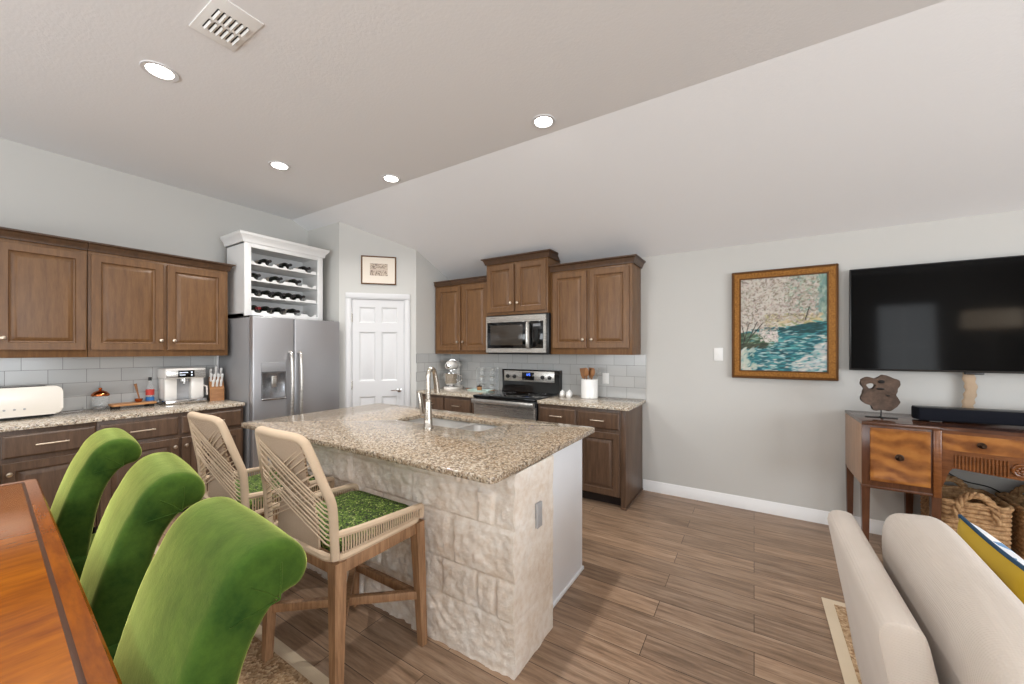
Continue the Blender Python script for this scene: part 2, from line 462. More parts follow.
# corner pantry: side wall, angled wall with the door, side wall
def wallpoly(name, a, b, label, inside, hole=None):
    """thin upright wall from a to b (plan), its top following the ceiling; hole = (s0, s1, z1) door opening"""
    a = Vector((a[0], a[1], 0)); b = Vector((b[0], b[1], 0)); d = (b-a); L = d.length; d.normalize()
    nrm = Vector(inside); mm = MB()
    def top(p): return (ZC if p.y <= YC else zs(p.y))+0.01
    spans = [(0, L, 0)] if not hole else [(0, hole[0], 0), (hole[0], hole[1], hole[2]), (hole[1], L, 0)]
    for s0, s1, zb in spans:
        p, q = a+d*s0, a+d*s1
        r0 = [(p.x, p.y, zb), (q.x, q.y, zb), (q.x, q.y, top(q)), (p.x, p.y, top(p))]
        r1 = [(x-nrm.x*0.10, y-nrm.y*0.10, z) for x, y, z in r0]
        mm.rings([r0, r1])
    return structure(mm.build(name, 'wall_paint', smooth=0), label, 'wall')
wallpoly('wall_pantry', P1, P2, 'angled pale grey pantry wall holding the white door', (0.7187, -0.6954, 0), (0.125, 0.757, 2.045))
wallpoly('wall_pantry_west', (XW-TH, 2.735), (P1[0], 2.735), 'pale grey pantry wall beside the fridge', (0, -1, 0))
wallpoly('wall_pantry_east', P2, (-3.522, YN+TH), 'pale grey pantry wall beside the wall cabinets', (1, 0, 0))

# pantry door (local x along the wall, front towards -y)
DANG = math.atan2(P2[1]-P1[1], P2[0]-P1[0])
door = structure(thing('door_1', 'white six panel pantry door in the angled corner wall', 'door', (P1[0], P1[1], 0), DANG))
m = MB()
for (x0, x1, z0, z1) in ((0.072, 0.140, 0, 2.025), (0.742, 0.810, 0, 2.025), (0.072, 0.810, 2.025, 2.098)):
    m.box(x0, x1, -0.018, 0.0, z0, z1, 0.005)
    m.box(x0+0.012, x1-0.012, -0.026, -0.012, z0+(0.012 if z0 > 1 else 0), z1-(0.012 if z0 > 1 else 0), 0.005)
m.box(0.125, 0.143, -0.004, 0.1, 0, 2.045); m.box(0.739, 0.757, -0.004, 0.1, 0, 2.045); m.box(0.125, 0.757, -0.004, 0.1, 2.027, 2.045)
m.build('door_frame', 'white_trim', door)
def panel_loft(m, x0, x1, z0, z1, rs, y=0.0):
    """nested rectangles: rs = [(inset, depth towards -y)], starting from the back"""
    rings = []
    for i, d in rs: rings.append([(x0+i, y-d, z0+i), (x1-i, y-d, z0+i), (x1-i, y-d, z1-i), (x0+i, y-d, z1-i)])
    m.rings(rings); return m
m = MB(); m.box(0.146, 0.736, 0.012, 0.045, 0.008, 2.024)
cols = ((0.222, 0.408), (0.474, 0.660)); rows = ((0.22, 0.86), (1.045, 1.635), (1.742, 1.932))
# stiles and rails around sunk, raised-centre panels
xs = [0.146, 0.222, 0.408, 0.474, 0.660, 0.736]; zz = [0.008, 0.22, 0.86, 1.045, 1.635, 1.742, 1.932, 2.024]
for i in range(5):
    for j in range(7):
        if i in (1, 3) and j in (1, 3, 5):
            panel_loft(m, xs[i], xs[i+1], zz[j], zz[j+1], [(0, -0.012), (0, 0.0), (0.018, -0.011), (0.026, -0.011), (0.052, -0.003)])
        else: m.box(xs[i], xs[i+1], 0.0, 0.012, zz[j], zz[j+1])
m.build('door_leaf', 'white_trim', door, 25)
m = MB(); m.lathe([(0.026, 0), (0.026, -0.008), (0.012, -0.012), (0.012, -0.05)], (0.682, 0, 0.93), 16, 'y')
m.tube([(0.682, -0.045, 0.93), (0.65, -0.05, 0.93), (0.59, -0.045, 0.932)], 0.008)
m.build('door_handle', 'chrome', door)
for zh in (0.25, 1.0, 1.80):
    MB().box(0.132, 0.150, -0.012, 0.002, zh-0.045, zh+0.045, 0.003).lathe([(0.007, -0.05), (0.007, 0.05)], (0.143, -0.01, zh), 10).build('hinge', 'brushed_nickel', door)

def baseb(name, a, b, nrm, label):
    a = Vector((*a, 0)); b = Vector((*b, 0)); n = Vector((*nrm, 0)); m = MB(); rs = []
    for t, z in ((0, 0), (0.016, 0), (0.016, 0.075), (0.011, 0.082), (0.011, 0.096), (0.005, 0.105), (0, 0.105)):
        rs.append([a+n*t+Vector((0, 0, z)), b+n*t+Vector((0, 0, z))])
    vr = [[m.bm.verts.new(p) for p in r] for r in rs]
    for i in range(len(vr)-1): m.bm.faces.new((vr[i][0], vr[i][1], vr[i+1][1], vr[i+1][0]))
    m.bm.faces.new([v[0] for v in vr]); m.bm.faces.new([v[1] for v in vr])
    return structure(m.build(name, 'baseboard_white'), label, 'baseboard')
baseb('baseboard_north', (-0.955, YN), (XE, YN), (0, -1), 'white baseboard along the wall under the painting')
baseb('baseboard_west', (XW, -0.30), (XW, YS), (1, 0), 'white baseboard on the dining end of the cabinet wall')

# tile backsplashes: a thin slab with UVs in metres
def splash(name, a, b, nrm, label, shift):
    a = Vector((*a, 0)); b = Vector((*b, 0)); n = Vector((*nrm, 0)); L = (b-a).length
    m = MB(); r0 = [a+Vector((0, 0, .914)), b+Vector((0, 0, .914)), b+Vector((0, 0, 1.372)), a+Vector((0, 0, 1.372))]
    m.rings([r0, [p+n*0.01 for p in r0]])
    uvl = m.bm.loops.layers.uv.new('UVMap')
    for f in m.bm.faces:
        for lp in f.loops:
            p = lp.vert.co; lp[uvl].uv = ((p-a).dot((b-a).normalized())+shift, p.z-1.372)
    return structure(m.build(name, 'subway_tile', smooth=0), label, 'backsplash')
splash('trim_1', (XW, -0.30), (XW, 1.765), (1, 0), 'grey white tile backsplash behind the coffee machine', 0.064)
splash('trim_2', (-3.522, YN), (-0.925, YN), (0, -1), 'white tile backsplash behind the range', 0.05)
splash('trim_3', P2, (-3.522, YN), (1, 0), 'short white tile backsplash on the pantry side wall', 0.0)
structure(MB().box(XW, XW+0.014, 1.762, 1.772, 0.914, 1.372, 0.002).build('trim_4', 'white_trim'), 'white edge strip ending the tiles beside the fridge', 'trim')

# living and dining end: walls with windows
def back_wall(name, axis, pos, lo, hi, wins, label, first):
    """wall with window openings; axis 'y': wall at y = pos spanning x, 'x': wall at x = pos spanning y"""
    m = MB(); W = sorted(wins); c = lo
    def put(a, b, z0, z1):
        if axis == 'y': m.box(a, b, pos-TH, pos, z0, z1)
        else: m.box(pos, pos+TH, a, b, z0, z1)
    top = 3.02 if axis == 'y' else 3.02
    for (a, b, z0, z1) in W:
        put(c, a, 0, top); put(a, b, 0, z0); put(a, b, z1, top); c = b
    put(c, hi, 0, top)
    structure(m.build(name, 'wall_paint', smooth=0), label, 'wall')
    for k, (a, b, z0, z1) in enumerate(W):
        f = MB()
        def bar(a_, b_, z0_, z1_, d0=0.0, d1=0.03):
            if axis == 'y': f.box(a_, b_, pos-TH+d0, pos-TH+d1, z0_, z1_)
            else: f.box(pos+TH-d1, pos+TH-d0, a_, b_, z0_, z1_)
        for p in (a, (a+b)/2-0.025, b-0.05): bar(p, p+0.05, z0, z1)
        for p in (z0, (z0+z1)/2-0.025, z1-0.05): bar(a, b, p, p+0.05)
        structure(f.build('window_%d' % (first+k), 'white_trim', smooth=0), 'white framed window in the %s' % label, 'window')
back_wall('wall_south', 'y', YS, XW-TH, XE+TH, [(-3.75, 0.55, 0.6, 2.4), (2.2, 3.1, 0.6, 2.4)], 'wall behind the dining table', 1)
back_wall('wall_east', 'x', XE, YS, YN, [(-1.9, 1.9, 0.6, 2.4)], 'wall at the living end', 3)

# ------------------------------------------------------------------ recessed lights and ceiling vent
def downlight(x, y, label, first=[None]):
    if first[0] is None:
        t = thing('recessed_light', label, 'ceiling light', (x, y, ZC), 0, 'recessed ceiling lights')
        MB().lathe([(0.058, 0.0), (0.085, 0.0), (0.083, -0.006), (0.062, -0.004)], (0, 0, 0), 28, cap=False).build('trim_ring', 'white_trim', t)
        MB().lathe([(0.062, 0.0), (0.060, -0.005)], (0, 0, 0), 28).build('lens', 'lamp_lens', t)
        first[0] = t
    else: t = dup(first[0], (x, y, ZC), None, label)
    d = bpy.data.lights.new('lamp', 'AREA'); d.shape = 'DISK'; d.size = 0.11; d.energy = 13.5; d.color = (1.0, 0.98, 0.95)
    d.spread = math.radians(140)
    o = bpy.data.objects.new('lamp', d); COL.objects.link(o); o.location = (x, y, ZC-0.02)
    o.name = 'recessed_lamp_glow'
    return t
downlight(-2.876, 0.78, 'glowing round recessed ceiling light, largest and leftmost, below the vent')
downlight(-3.475, 1.733, 'glowing round recessed ceiling light above the fridge and wine rack')
downlight(-2.86, 2.42, 'glowing round recessed ceiling light nearest the pantry door, by the ceiling crease')
downlight(-1.245, 2.384, 'glowing round recessed ceiling light above the island, rightmost of the four')
downlight(-1.25, 0.78, 'recessed ceiling light over the bar stools, above the picture edge')

v = thing('ceiling_vent', 'square off-white slatted air vent in the ceiling', 'vent', (-2.19, 0.842, ZC))
m = MB(); rs = []
for o_, z in ((0, 0), (0, -0.005), (0.018, -0.010)): rs.append([(-0.16+o_, -0.096+o_, z), (0.16-o_, -0.096+o_, z), (0.16-o_, 0.096-o_, z), (-0.16+o_, 0.096-o_, z)])
m.rings(rs); m.build('face_plate', 'white_plastic', v)
m = MB()
for r_ in (-0.055, 0.045):
    for k in range(6):
        y = -0.062+k*0.024; m.box(r_-0.038, r_+0.038, y-0.0035, y+0.0045, -0.0115, -0.0095)
m.build('slot', 'gap_dark', v)
m = MB()
for r_ in (-0.055, 0.045):
    for k in range(6):
        y = -0.062+k*0.024
        m.box(r_-0.04, r_+0.034, y+0.004, y+0.0075, -0.020, -0.009, rot=Matrix.Rotation(0.6, 3, 'X'))
m.build('slat', 'white_plastic', v)

# ------------------------------------------------------------------ cabinets (local: x along the run, front faces -y at y=0, back at +y)
DOOR_RINGS = [(0, 0.0), (0, 0.017), (0.003, 0.020), (0.054, 0.020), (0.058, 0.009), (0.067, 0.006), (0.073, 0.008), (0.092, 0.018), (0.097, 0.0185)]
DRAW_RINGS = [(0, 0.0), (0, 0.012), (0.006, 0.017), (0.012, 0.020)]
def knob(parent, x, z, y=-0.02):
    MB().lathe([(0.006, 0), (0.006, -0.012), (0.013, -0.016), (0.016, -0.022), (0.014, -0.029), (0.006, -0.032)], (x, y, z), 14, 'y').build('knob', 'champagne', parent)
def pull(parent, x, z, w=0.152, y=-0.02):
    m = MB(); m.tube([(x-w/2, y-0.028, z), (x+w/2, y-0.028, z)], 0.0055)
    for s in (-1, 1): m.tube([(x+s*(w/2-0.012), y+0.002, z), (x+s*(w/2-0.012), y-0.028, z)], 0.0045)
    m.build('pull', 'champagne', parent)
def door_part(parent, x0, x1, z0, z1, mat, kx=None, kz=None):
    d = panel_loft(MB(), x0, x1, z0, z1, DOOR_RINGS).build('door', mat, parent, 25)
    if kx is not None: knob(d, kx, kz)
def drawer_part(parent, x0, x1, z0, z1, mat, w=0.152):
    d = panel_loft(MB(), x0, x1, z0, z1, DRAW_RINGS).build('drawer', mat, parent, 25)
    pull(d, (x0+x1)/2, (z0+z1)/2, w)
def upper(label, loc, rz, W, D, H, doors, crown=(0, 1), mat='upper_cabinet_wood', cm='crown_wood_shaded', ch=0.055, cw=0.05, group='wall cabinets'):
    """doors: (x0, x1, z0, z1, knob x, knob z)"""
    t = thing('wall_cabinet', label, 'cabinet', loc, rz, group)
    MB().box(0, W, 0, D, 0, H, 0.002).build('carcass', mat, t)
    for d in doors: door_part(t, *d[:4], mat, d[4], d[5])
    L, R = crown; m = MB(); rs = []
    for z, o in ((-0.012, 0.006), (-0.012, 0.014), (0.0, 0.016), (ch*0.3, 0.024), (ch*0.6, 0.6*cw), (ch*0.8, cw-0.006), (ch*0.8, cw), (ch, cw), (ch, cw-0.02)):
        rs.append([(-L*o, -o, H+z), (W+R*o, -o, H+z), (W+R*o, D, H+z), (-L*o, D, H+z)])
    m.rings(rs).build('crown_moulding', cm, t, 30)
    return t
# west wall uppers: local x -> +Y, front -> +X
XF = -4.47
upper('dark brown wall cabinet at the left picture edge, left of the fully visible pair', (XF, -0.14, 1.362), PI/2, 0.912, 0.32, 0.858,
      [(0.02, 0.445, 0.056, 0.82, 0.415, 0.14), (0.475, 0.904, 0.056, 0.82, 0.505, 0.14)], crown=(1, 0), cm='crown_wood_shaded')
upper('dark brown two door wall cabinet above the coffee machine, next to the fridge', (XF, 0.775, 1.362), PI/2, 0.957, 0.32, 0.858,
      [(0.016, 0.457, 0.056, 0.82, 0.437, 0.14), (0.485, 0.927, 0.056, 0.82, 0.526, 0.14)], crown=(0, 1), cm='crown_wood_shaded')
# north wall uppers
upper('brown two door wall cabinet over the stand mixer, left of the microwave', (-3.50, 3.68, 1.368), 0, 0.855, 0.32, 0.875,
      [(0.045, 0.428, 0.042, 0.84, 0.397, 0.149), (0.462, 0.84, 0.042, 0.84, 0.486, 0.149)], crown=(0, 0), ch=0.05, cw=0.035)
upper('short brown two door wall cabinet right above the microwave', (-2.643, 3.63, 1.815), 0, 0.800, 0.37, 0.60,
      [(0.02, 0.383, 0.03, 0.565, 0.352, 0.125), (0.412, 0.782, 0.03, 0.565, 0.440, 0.125)], crown=(1, 1), ch=0.055, cw=0.05)
upper('brown two door wall cabinet over the utensil crock, right of the microwave', (-1.840, 3.68, 1.372), 0, 0.865, 0.32, 0.885,
      [(0.035, 0.412, 0.066, 0.848, 0.380, 0.150), (0.446, 0.838, 0.066, 0.848, 0.472, 0.150)], crown=(0, 1), ch=0.055, cw=0.05)

def base(label, loc, rz, W, D, cols, endR=False, mat='base_cabinet_wood', group='base cabinets', pw=0.152):
    """cols: (x0, x1, knob side or None)"""
    t = thing('base_cabinet', label, 'cabinet', loc, rz, group)
    MB().box(0, W-(0.046 if endR else 0), 0, D, 0.095, 0.884, 0.002).build('carcass', mat, t)
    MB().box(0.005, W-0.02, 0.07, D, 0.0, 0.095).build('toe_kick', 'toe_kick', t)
    for x0, x1, ks in cols:
        drawer_part(t, x0, x1, 0.70, 0.852, mat, pw)
        kx = None if ks is None else (x0+0.028 if ks < 0 else x1-0.028)
        door_part(t, x0, x1, 0.105, 0.668, mat, kx, 0.60)
    if endR:
        m = MB(); m.box(W-0.045, W, -0.004, D, 0.0, 0.884, 0.002); m.box(W, W+0.012, -0.004, D, 0.0, 0.016, 0.006)
        m.box(W-0.045, W+0.012, -0.014, 0.0, 0.0, 0.016, 0.006)
        m.build('end_panel', mat, t)
    return t
XB = -4.165
base('dark brown base cabinet under the toaster, at the left picture edge', (XB, -0.14, 0), PI/2, 0.905, 0.63, [(0.015, 0.455, 1), (0.478, 0.900, -1)])
base('dark brown base cabinet under the coffee machine, beside the fridge', (XB, 0.767, 0), PI/2, 0.975, 0.63, [(0.016, 0.480, 1), (0.500, 0.957, -1)])
base('brown base cabinet under the stand mixer, left of the range', (-3.50, 3.41, 0), 0, 0.865, 0.597, [(0.012, 0.39, 1), (0.415, 0.81, -1)], pw=0.12)
base('brown base cabinet under the utensil crock, right of the range', (-1.84, 3.41, 0), 0, 0.88, 0.597, [(0.02, 0.41, 1), (0.435, 0.825, -1)], endR=True, pw=0.13)

def slab(label, x0, x1, y0, y1, mat='counter_granite', holes=[], r=0.012):
    m = MB(); m.plate(rrect(x0, x1, y0, y1, r, 3), holes, 0.884, 0.914)
    es = [e for e in m.bm.edges if len(e.link_faces) == 2 and e.calc_face_angle(0) > 1.0]
    bmesh.ops.bevel(m.bm, geom=es, offset=0.004, segments=2, affect='EDGES', profile=0.5)
    return tag(m.build('granite_worktop', mat, smooth=35), label, 'countertop', 'granite worktops')
slab('speckled granite worktop on the left wall run under the toaster and coffee machine', XW+0.002, -4.130, -0.15, 1.748)
slab('speckled granite worktop left of the range under the stand mixer', -3.52, -2.632, 3.372, YN-0.002)
slab('speckled granite worktop right of the range under the white crock', -1.838, -0.925, 3.372, YN-0.002)

# ------------------------------------------------------------------ island
SX0, SX1, SY0, SY1 = -2.20, -1.43, 1.895, 2.215
slab('large speckled tan granite island worktop with the sink cut into it', -3.015, -0.872, 1.237, 2.412, 'island_granite', [rrect(SX0, SX1, SY0, SY1, 0.05, 6)], 0.03)
isl = thing('kitchen_island', 'island base faced in whitewashed rough limestone blocks with a white end panel', 'island', (-1.90, 1.85, 0))
IX, IY = 1.90, -1.85
def add_stone():
    x0, x1, yf, H = -2.95, -0.872, 1.405, 0.884
    depth = 0.365; L = x1-x0; tot = L+depth
    rows = [0.0, 0.232, 0.405, 0.632, 0.790, 0.886]
    rng = random.Random(5); stones = []
    for j in range(5):
        s = tot
        ends = [tot]
        # near corner stones measured from the corner
        fixed = {0: [0.62], 1: [0.095, 0.20], 2: [0.34], 3: [0.105, 0.20, 0.62], 4: [0.30]}[j]
        ends.append(L)
        for fdist in fixed: ends.append(L-fdist)
        s = ends[-1]
        while s > 0.25:
            s -= rng.uniform(0.16, 0.52); ends.append(max(s, 0))
        if ends[-1] > 0: ends.append(0)
        e = sorted(set(ends)); stones.append([(a, b, rng.uniform(-0.006, 0.010), rng.uniform(-0.03, 0.03), rng.uniform(-0.03, 0.03)) for a, b in zip(e, e[1:]) if b-a > 0.01])
    def hgt(s, z):
        end = s > L
        j = 0
        while j < 4 and z > rows[j+1]: j += 1
        st = None
        for q in stones[j]:
            if q[0] <= s <= q[1]: st = q; break
        if st is None: st = stones[j][-1]
        wob = 0.004*noise.noise(Vector((s*14, z*14, 3)))
        d = min(z-rows[j] if j else 1, rows[j+1]-z, (s-st[0]) if (st[0] > 0 and abs(st[0]-L) > 1e-6) else 1, (st[1]-s) if (st[1] < tot-1e-3 and abs(st[1]-L) > 1e-6) else 1)+wob
        k = min(max(d/0.014, 0), 1); k = k*k*(3-2*k)
        if end:
            n = 0.004*noise.fractal(Vector((s*9, z*9, 1)), 0.8, 2.1, 4)
            return (0.002*st[2]/0.01+n)+0.002*k
        n = noise.fractal(Vector((s*11, z*11, j*7.3)), 0.85, 2.2, 5)
        n2 = noise.noise(Vector((s*30, z*30, j*3.1+9)))
        return (0.004+st[2]+st[3]*(s-(st[0]+st[1])/2)+st[4]*(z-rows[j]-0.1)+0.011*n+0.005*n2+0.004*abs(noise.noise(Vector((s*55, z*38, 2)))))*k + 0.006*k
    m = MB(); nz = 116; V = []
    su = list(np.linspace(0, L, 270))+list(np.linspace(L, tot, 48))[1:]
    for s in su:
        col = []
        for j in range(nz+1):
            z = H*j/nz; h = hgt(s, z)
            if s < L-0.012: p = (x0+s, yf-h, z)
            elif s <= L+0.012:
                h2 = hgt(L+0.013, z); h1 = hgt(L-0.013, z); t = (s-(L-0.012))/0.024
                p = (min(x0+s, x1)+h2*min(1, t*2) if s <= L else x1+h2, yf-h1*(1 if s <= L else max(0, 1-(s-L)/0.012)) + max(0, s-L), z)
            else: p = (x1+h, yf+(s-L), z)
            col.append(m.bm.verts.new((p[0]+IX, p[1]+IY, p[2])))
        V.append(col)
    for i in range(len(su)-1):
        for j in range(nz): m.bm.faces.new((V[i][j], V[i+1][j], V[i+1][j+1], V[i][j+1]))
    # return of the stone at its far end
    m.box(x1-0.12+IX, x1-0.002+IX, yf+0.02+IY, yf+depth-0.001+IY, 0, H-0.002)
    return m.build('stone_facing', 'limestone', isl, 60)
add_stone()
m = MB(); m.box(-2.93+IX, -0.955+IX, 1.43+IY, 1.80+IY, 0.0, 0.88)
m.build('core_wall', 'wall_paint', isl)
m = MB(); m.box(-0.962+IX, -0.940+IX, 1.765+IY, 2.340+IY, 0, 0.884, 0.002)
m.box(-0.945+IX, -0.930+IX, 1.775+IY, 2.352+IY, 0.0, 0.022, 0.006); m.box(-0.962+IX, -0.93+IX, 2.335+IY, 2.352+IY, 0, 0.022, 0.006)
m.build('end_panel', 'white_panel_lit', isl)
m = MB()
for (xa, xb) in ((-2.93, SX0-0.05), (SX1+0.05, -0.962)): m.box(xa+IX, xb+IX, 1.78+IY, 2.32+IY, 0.095, 0.884)
m.box(SX0-0.06+IX, SX1+0.06+IX, 1.78+IY, 2.32+IY, 0.095, 0.64); m.box(SX0-0.06+IX, SX1+0.06+IX, 2.27+IY, 2.32+IY, 0.095, 0.884)
m.box(-2.93+IX, -0.98+IX, 1.78+IY, 2.25+IY, 0, 0.095)
m.build('carcass', 'base_cabinet_wood', isl)
o = thing('outlet', 'grey outlet cover on the stone end of the island', 'outlet', (-0.858, 1.602, 0.64))
MB().box(-0.010, 0.003, -0.024, 0.024, -0.058, 0.058, 0.002).build('cover_plate', 'grey_plastic', o)
m = MB()
for dz in (-0.022, 0.022): m.box(0.0025, 0.0045, -0.014, 0.014, dz-0.013, dz+0.013, 0.001)
m.build('socket', 'grey_plastic', o)

# sink
sk = thing('kitchen_sink', 'stainless double bowl sink set into the island worktop', 'sink', ((SX0+SX1)/2, (SY0+SY1)/2, 0.884))
cx, cy_ = (SX0+SX1)/2, (SY0+SY1)/2
def bowl(x0, x1, dep):
    m = MB(); rs = []
    for i, z, r in ((-0.004, 0.0, 0.055), (0.0, -0.004, 0.052), (0.006, -dep+0.03, 0.05), (0.014, -dep+0.008, 0.046), (0.035, -dep, 0.04)):
        rs.append([(p[0], p[1], z) for p in rrect(x0+i, x1-i, SY0-0.012-cy_+i, SY1+0.012-cy_-i, r, 6)])
    m.rings(rs, cap0=False, cap1=True)
    b = m.build('bowl', 'sink_steel', sk, 50)
    MB().lathe([(0.04, 0.003), (0.032, 0.004), (0.022, 0.0015)], ((x0+x1)/2, 0, -dep), 18).build('drain', 'chrome', b)
bowl(SX0-0.012-cx, -1.735-cx, 0.21); bowl(-1.715-cx, SX1+0.012-cx, 0.18)
MB().plate(rrect(SX0-0.03-cx, SX1+0.03-cx, SY0-0.03-cy_, SY1+0.03-cy_, 0.05, 5),
           [rrect(SX0-0.008-cx, -1.739-cx, SY0-0.008-cy_, SY1+0.008-cy_, 0.052, 6), rrect(-1.711-cx, SX1+0.008-cx, SY0-0.008-cy_, SY1+0.008-cy_, 0.052, 6)], -0.004, -0.001).build('rim', 'sink_steel', sk)
# faucet
fa = thing('faucet', 'tall brushed gooseneck faucet with a side lever, standing behind the sink', 'faucet', (-1.79, 1.815, 0.914))
MB().lathe([(0.034, 0), (0.034, 0.006), (0.029, 0.012), (0.027, 0.06), (0.021, 0.15), (0.019, 0.17), (0.021, 0.172), (0.021, 0.184), (0.015, 0.188)], (0, 0, 0), 20).build('body', 'brushed_nickel', fa)
neck = [(0, 0, 0.18), (0, 0, 0.32)]+[(0, 0.032-0.032*math.cos(a), 0.330+0.050*math.sin(a)) for a in np.linspace(0, PI*0.93, 14)]
MB().tube(neck, 0.0155, 12).build('neck', 'brushed_nickel', fa)
e = neck[-1]
MB().tube([e, (0, e[1]+0.008, e[2]-0.03), (0, e[1]+0.022, e[2]-0.12)], 0.016, 12, rr=[0.016, 0.018, 0.022]).build('spray_head', 'brushed_nickel', fa)
lv = MB(); lv.lathe([(0.017, 0), (0.017, -0.05), (0.012, -0.055)], (0, 0, 0.075), 14, 'x'); lv.build('lever_base', 'brushed_nickel', fa)
MB().tube([(-0.045, 0, 0.070), (-0.052, -0.004, 0.11), (-0.056, -0.006, 0.17), (-0.068, -0.006, 0.225)], 0.01, 8, rr=[0.016, (0.012, 0.016), (0.010, 0.015), (0.008, 0.017)]).build('lever', 'brushed_nickel', fa)

# ------------------------------------------------------------------ fridge (front +X)
fr = thing('refrigerator', 'grey stainless side by side refrigerator with ice and water dispenser', 'refrigerator', (-4.04, 1.772, 0), PI/2)
FW = 0.905
MB().box(0.0, FW, 0.085, 0.74, 0.02, 1.735, 0.006).build('body', 'fridge_side', fr)
MB().box(0.02, FW-0.02, 0.05, 0.12, 0.02, 0.09).build('toe_grille', 'gap_dark', fr)
for xh in (0.01, FW-0.13): MB().box(xh, xh+0.12, 0.09, 0.22, 1.733, 1.757, 0.004).build('hinge_cover', 'black_plastic', fr)
dx = 0.386
d1 = MB().box(0.0, dx, 0.0, 0.075, 0.10, 1.745, 0.008, 3)
d1 = d1.build('freezer_door', 'fridge_steel', fr)
d2 = MB().box(dx+0.008, FW, 0.0, 0.075, 0.10, 1.745, 0.008, 3).build('fridge_door', 'fridge_steel', fr)
MB().box(0.01, FW-0.01, 0.07, 0.09, 0.1, 1.73).build('gasket', 'gap_dark', fr)
def fr_handle(x, par):
    m = MB(); m.tube(spline([(x, -0.005, 0.66), (x, -0.045, 0.70), (x, -0.058, 0.95), (x, -0.058, 1.15), (x, -0.045, 1.36), (x, -0.005, 1.40)], 5), 0.016, 10)
    m.build('door_handle', 'steel', par)
fr_handle(dx-0.045, d1); fr_handle(dx+0.048, d2)
# dispenser: z 0.98..1.30
m = MB(); m.box(0.070, 0.305, -0.006, 0.002, 1.205, 1.295, 0.003); m.build('control_panel', 'fridge_side', d1)
m = MB()
panel_loft(m, 0.070, 0.305, 0.935, 1.205, [(0.0, 0.0), (0.0, 0.006), (0.010, 0.006), (0.016, 0.0015)])
m.build('dispenser_recess', 'water_dark', d1)
MB().box(0.072, 0.303, -0.020, 0.0, 0.925, 0.942, 0.003).build('drip_tray', 'chrome', d1)
MB().box(0.165, 0.210, -0.012, 0.0, 1.05, 1.16, 0.004).build('paddle', 'steel', d1)

# wine rack on top of the fridge (front +X)
wr = thing('wine_rack', 'white open wine rack cabinet with crown, standing on the fridge', 'rack', (-4.30, 1.802, 1.757), PI/2)
WW, WD, WZ = 0.818, 0.385, 0.76
m = MB(); m.box(0, 0.02, 0, WD, 0, WZ); m.box(WW-0.02, WW, 0, WD, 0, WZ); m.box(0, WW, WD-0.012, WD, 0, WZ); m.box(0, WW, 0, WD, WZ-0.03, WZ); m.box(0, WW, 0, WD, 0, 0.03)
m.build('carcass', 'white_cabinet', wr)
m = MB(); m.box(0, 0.061, -0.018, 0, 0, WZ, 0.002); m.box(WW-0.061, WW, -0.018, 0, 0, WZ, 0.002); m.box(0.06, WW-0.06, -0.018, 0, WZ-0.062, WZ, 0.002); m.box(0.06, WW-0.06, -0.018, 0, 0, 0.04, 0.002)
m.build('face_frame', 'white_cabinet', wr)
m = MB(); rs = []
for z, o_ in ((-0.02, 0.0), (-0.02, 0.018), (-0.005, 0.022), (0.015, 0.026), (0.035, 0.042), (0.05, 0.054), (0.06, 0.054), (0.072, 0.060), (0.072, 0.04)):
    rs.append([(-o_, -o_-0.01, WZ+z), (WW+o_, -o_-0.01, WZ+z), (WW+o_, WD, WZ+z), (-o_, WD, WZ+z)])
m.rings(rs).build('crown_moulding', 'white_cabinet', wr, 30)
SHZ = [0.030, 0.200, 0.366, 0.532]
slots = {3: [0.245, 0.455, 0.665], 2: [0.140, 0.355, 0.555], 1: [0.140, 0.27, 0.385, 0.495, 0.60], 0: [0.14, 0.26, 0.385, 0.54]}
allslots = [0.14, 0.25, 0.36, 0.47, 0.58, 0.69]
for k, z in enumerate(SHZ):
    m = MB(); m.box(0.02, WW-0.02, 0.03, WD-0.012, z, z+0.012)
    sl = slots[k]
    extra = [a for a in allslots if min(abs(a-b) for b in sl) > 0.09]
    cs = sorted(sl+extra)
    # scalloped bottle cradle along the front of the shelf
    top = z+0.036; pts = [(0.062, z), (0.062, top)]
    for c in cs:
        for a in np.linspace(PI, 0, 9): pts.append((c+0.041*math.cos(a), top-0.024*math.sin(a)))
    pts += [(WW-0.062, top), (WW-0.062, z)]
    clean = [pts[0]]
    for p in pts[1:]:
        if p[0] >= clean[-1][0]-1e-6 or p in pts[-2:]: clean.append(p)
    m.prism(clean[::-1], 'y', 0.012, 0.034)
    m.prism(clean[::-1], 'y', 0.30, 0.32)
    m.build('shelf', 'white_cabinet', wr, 30)
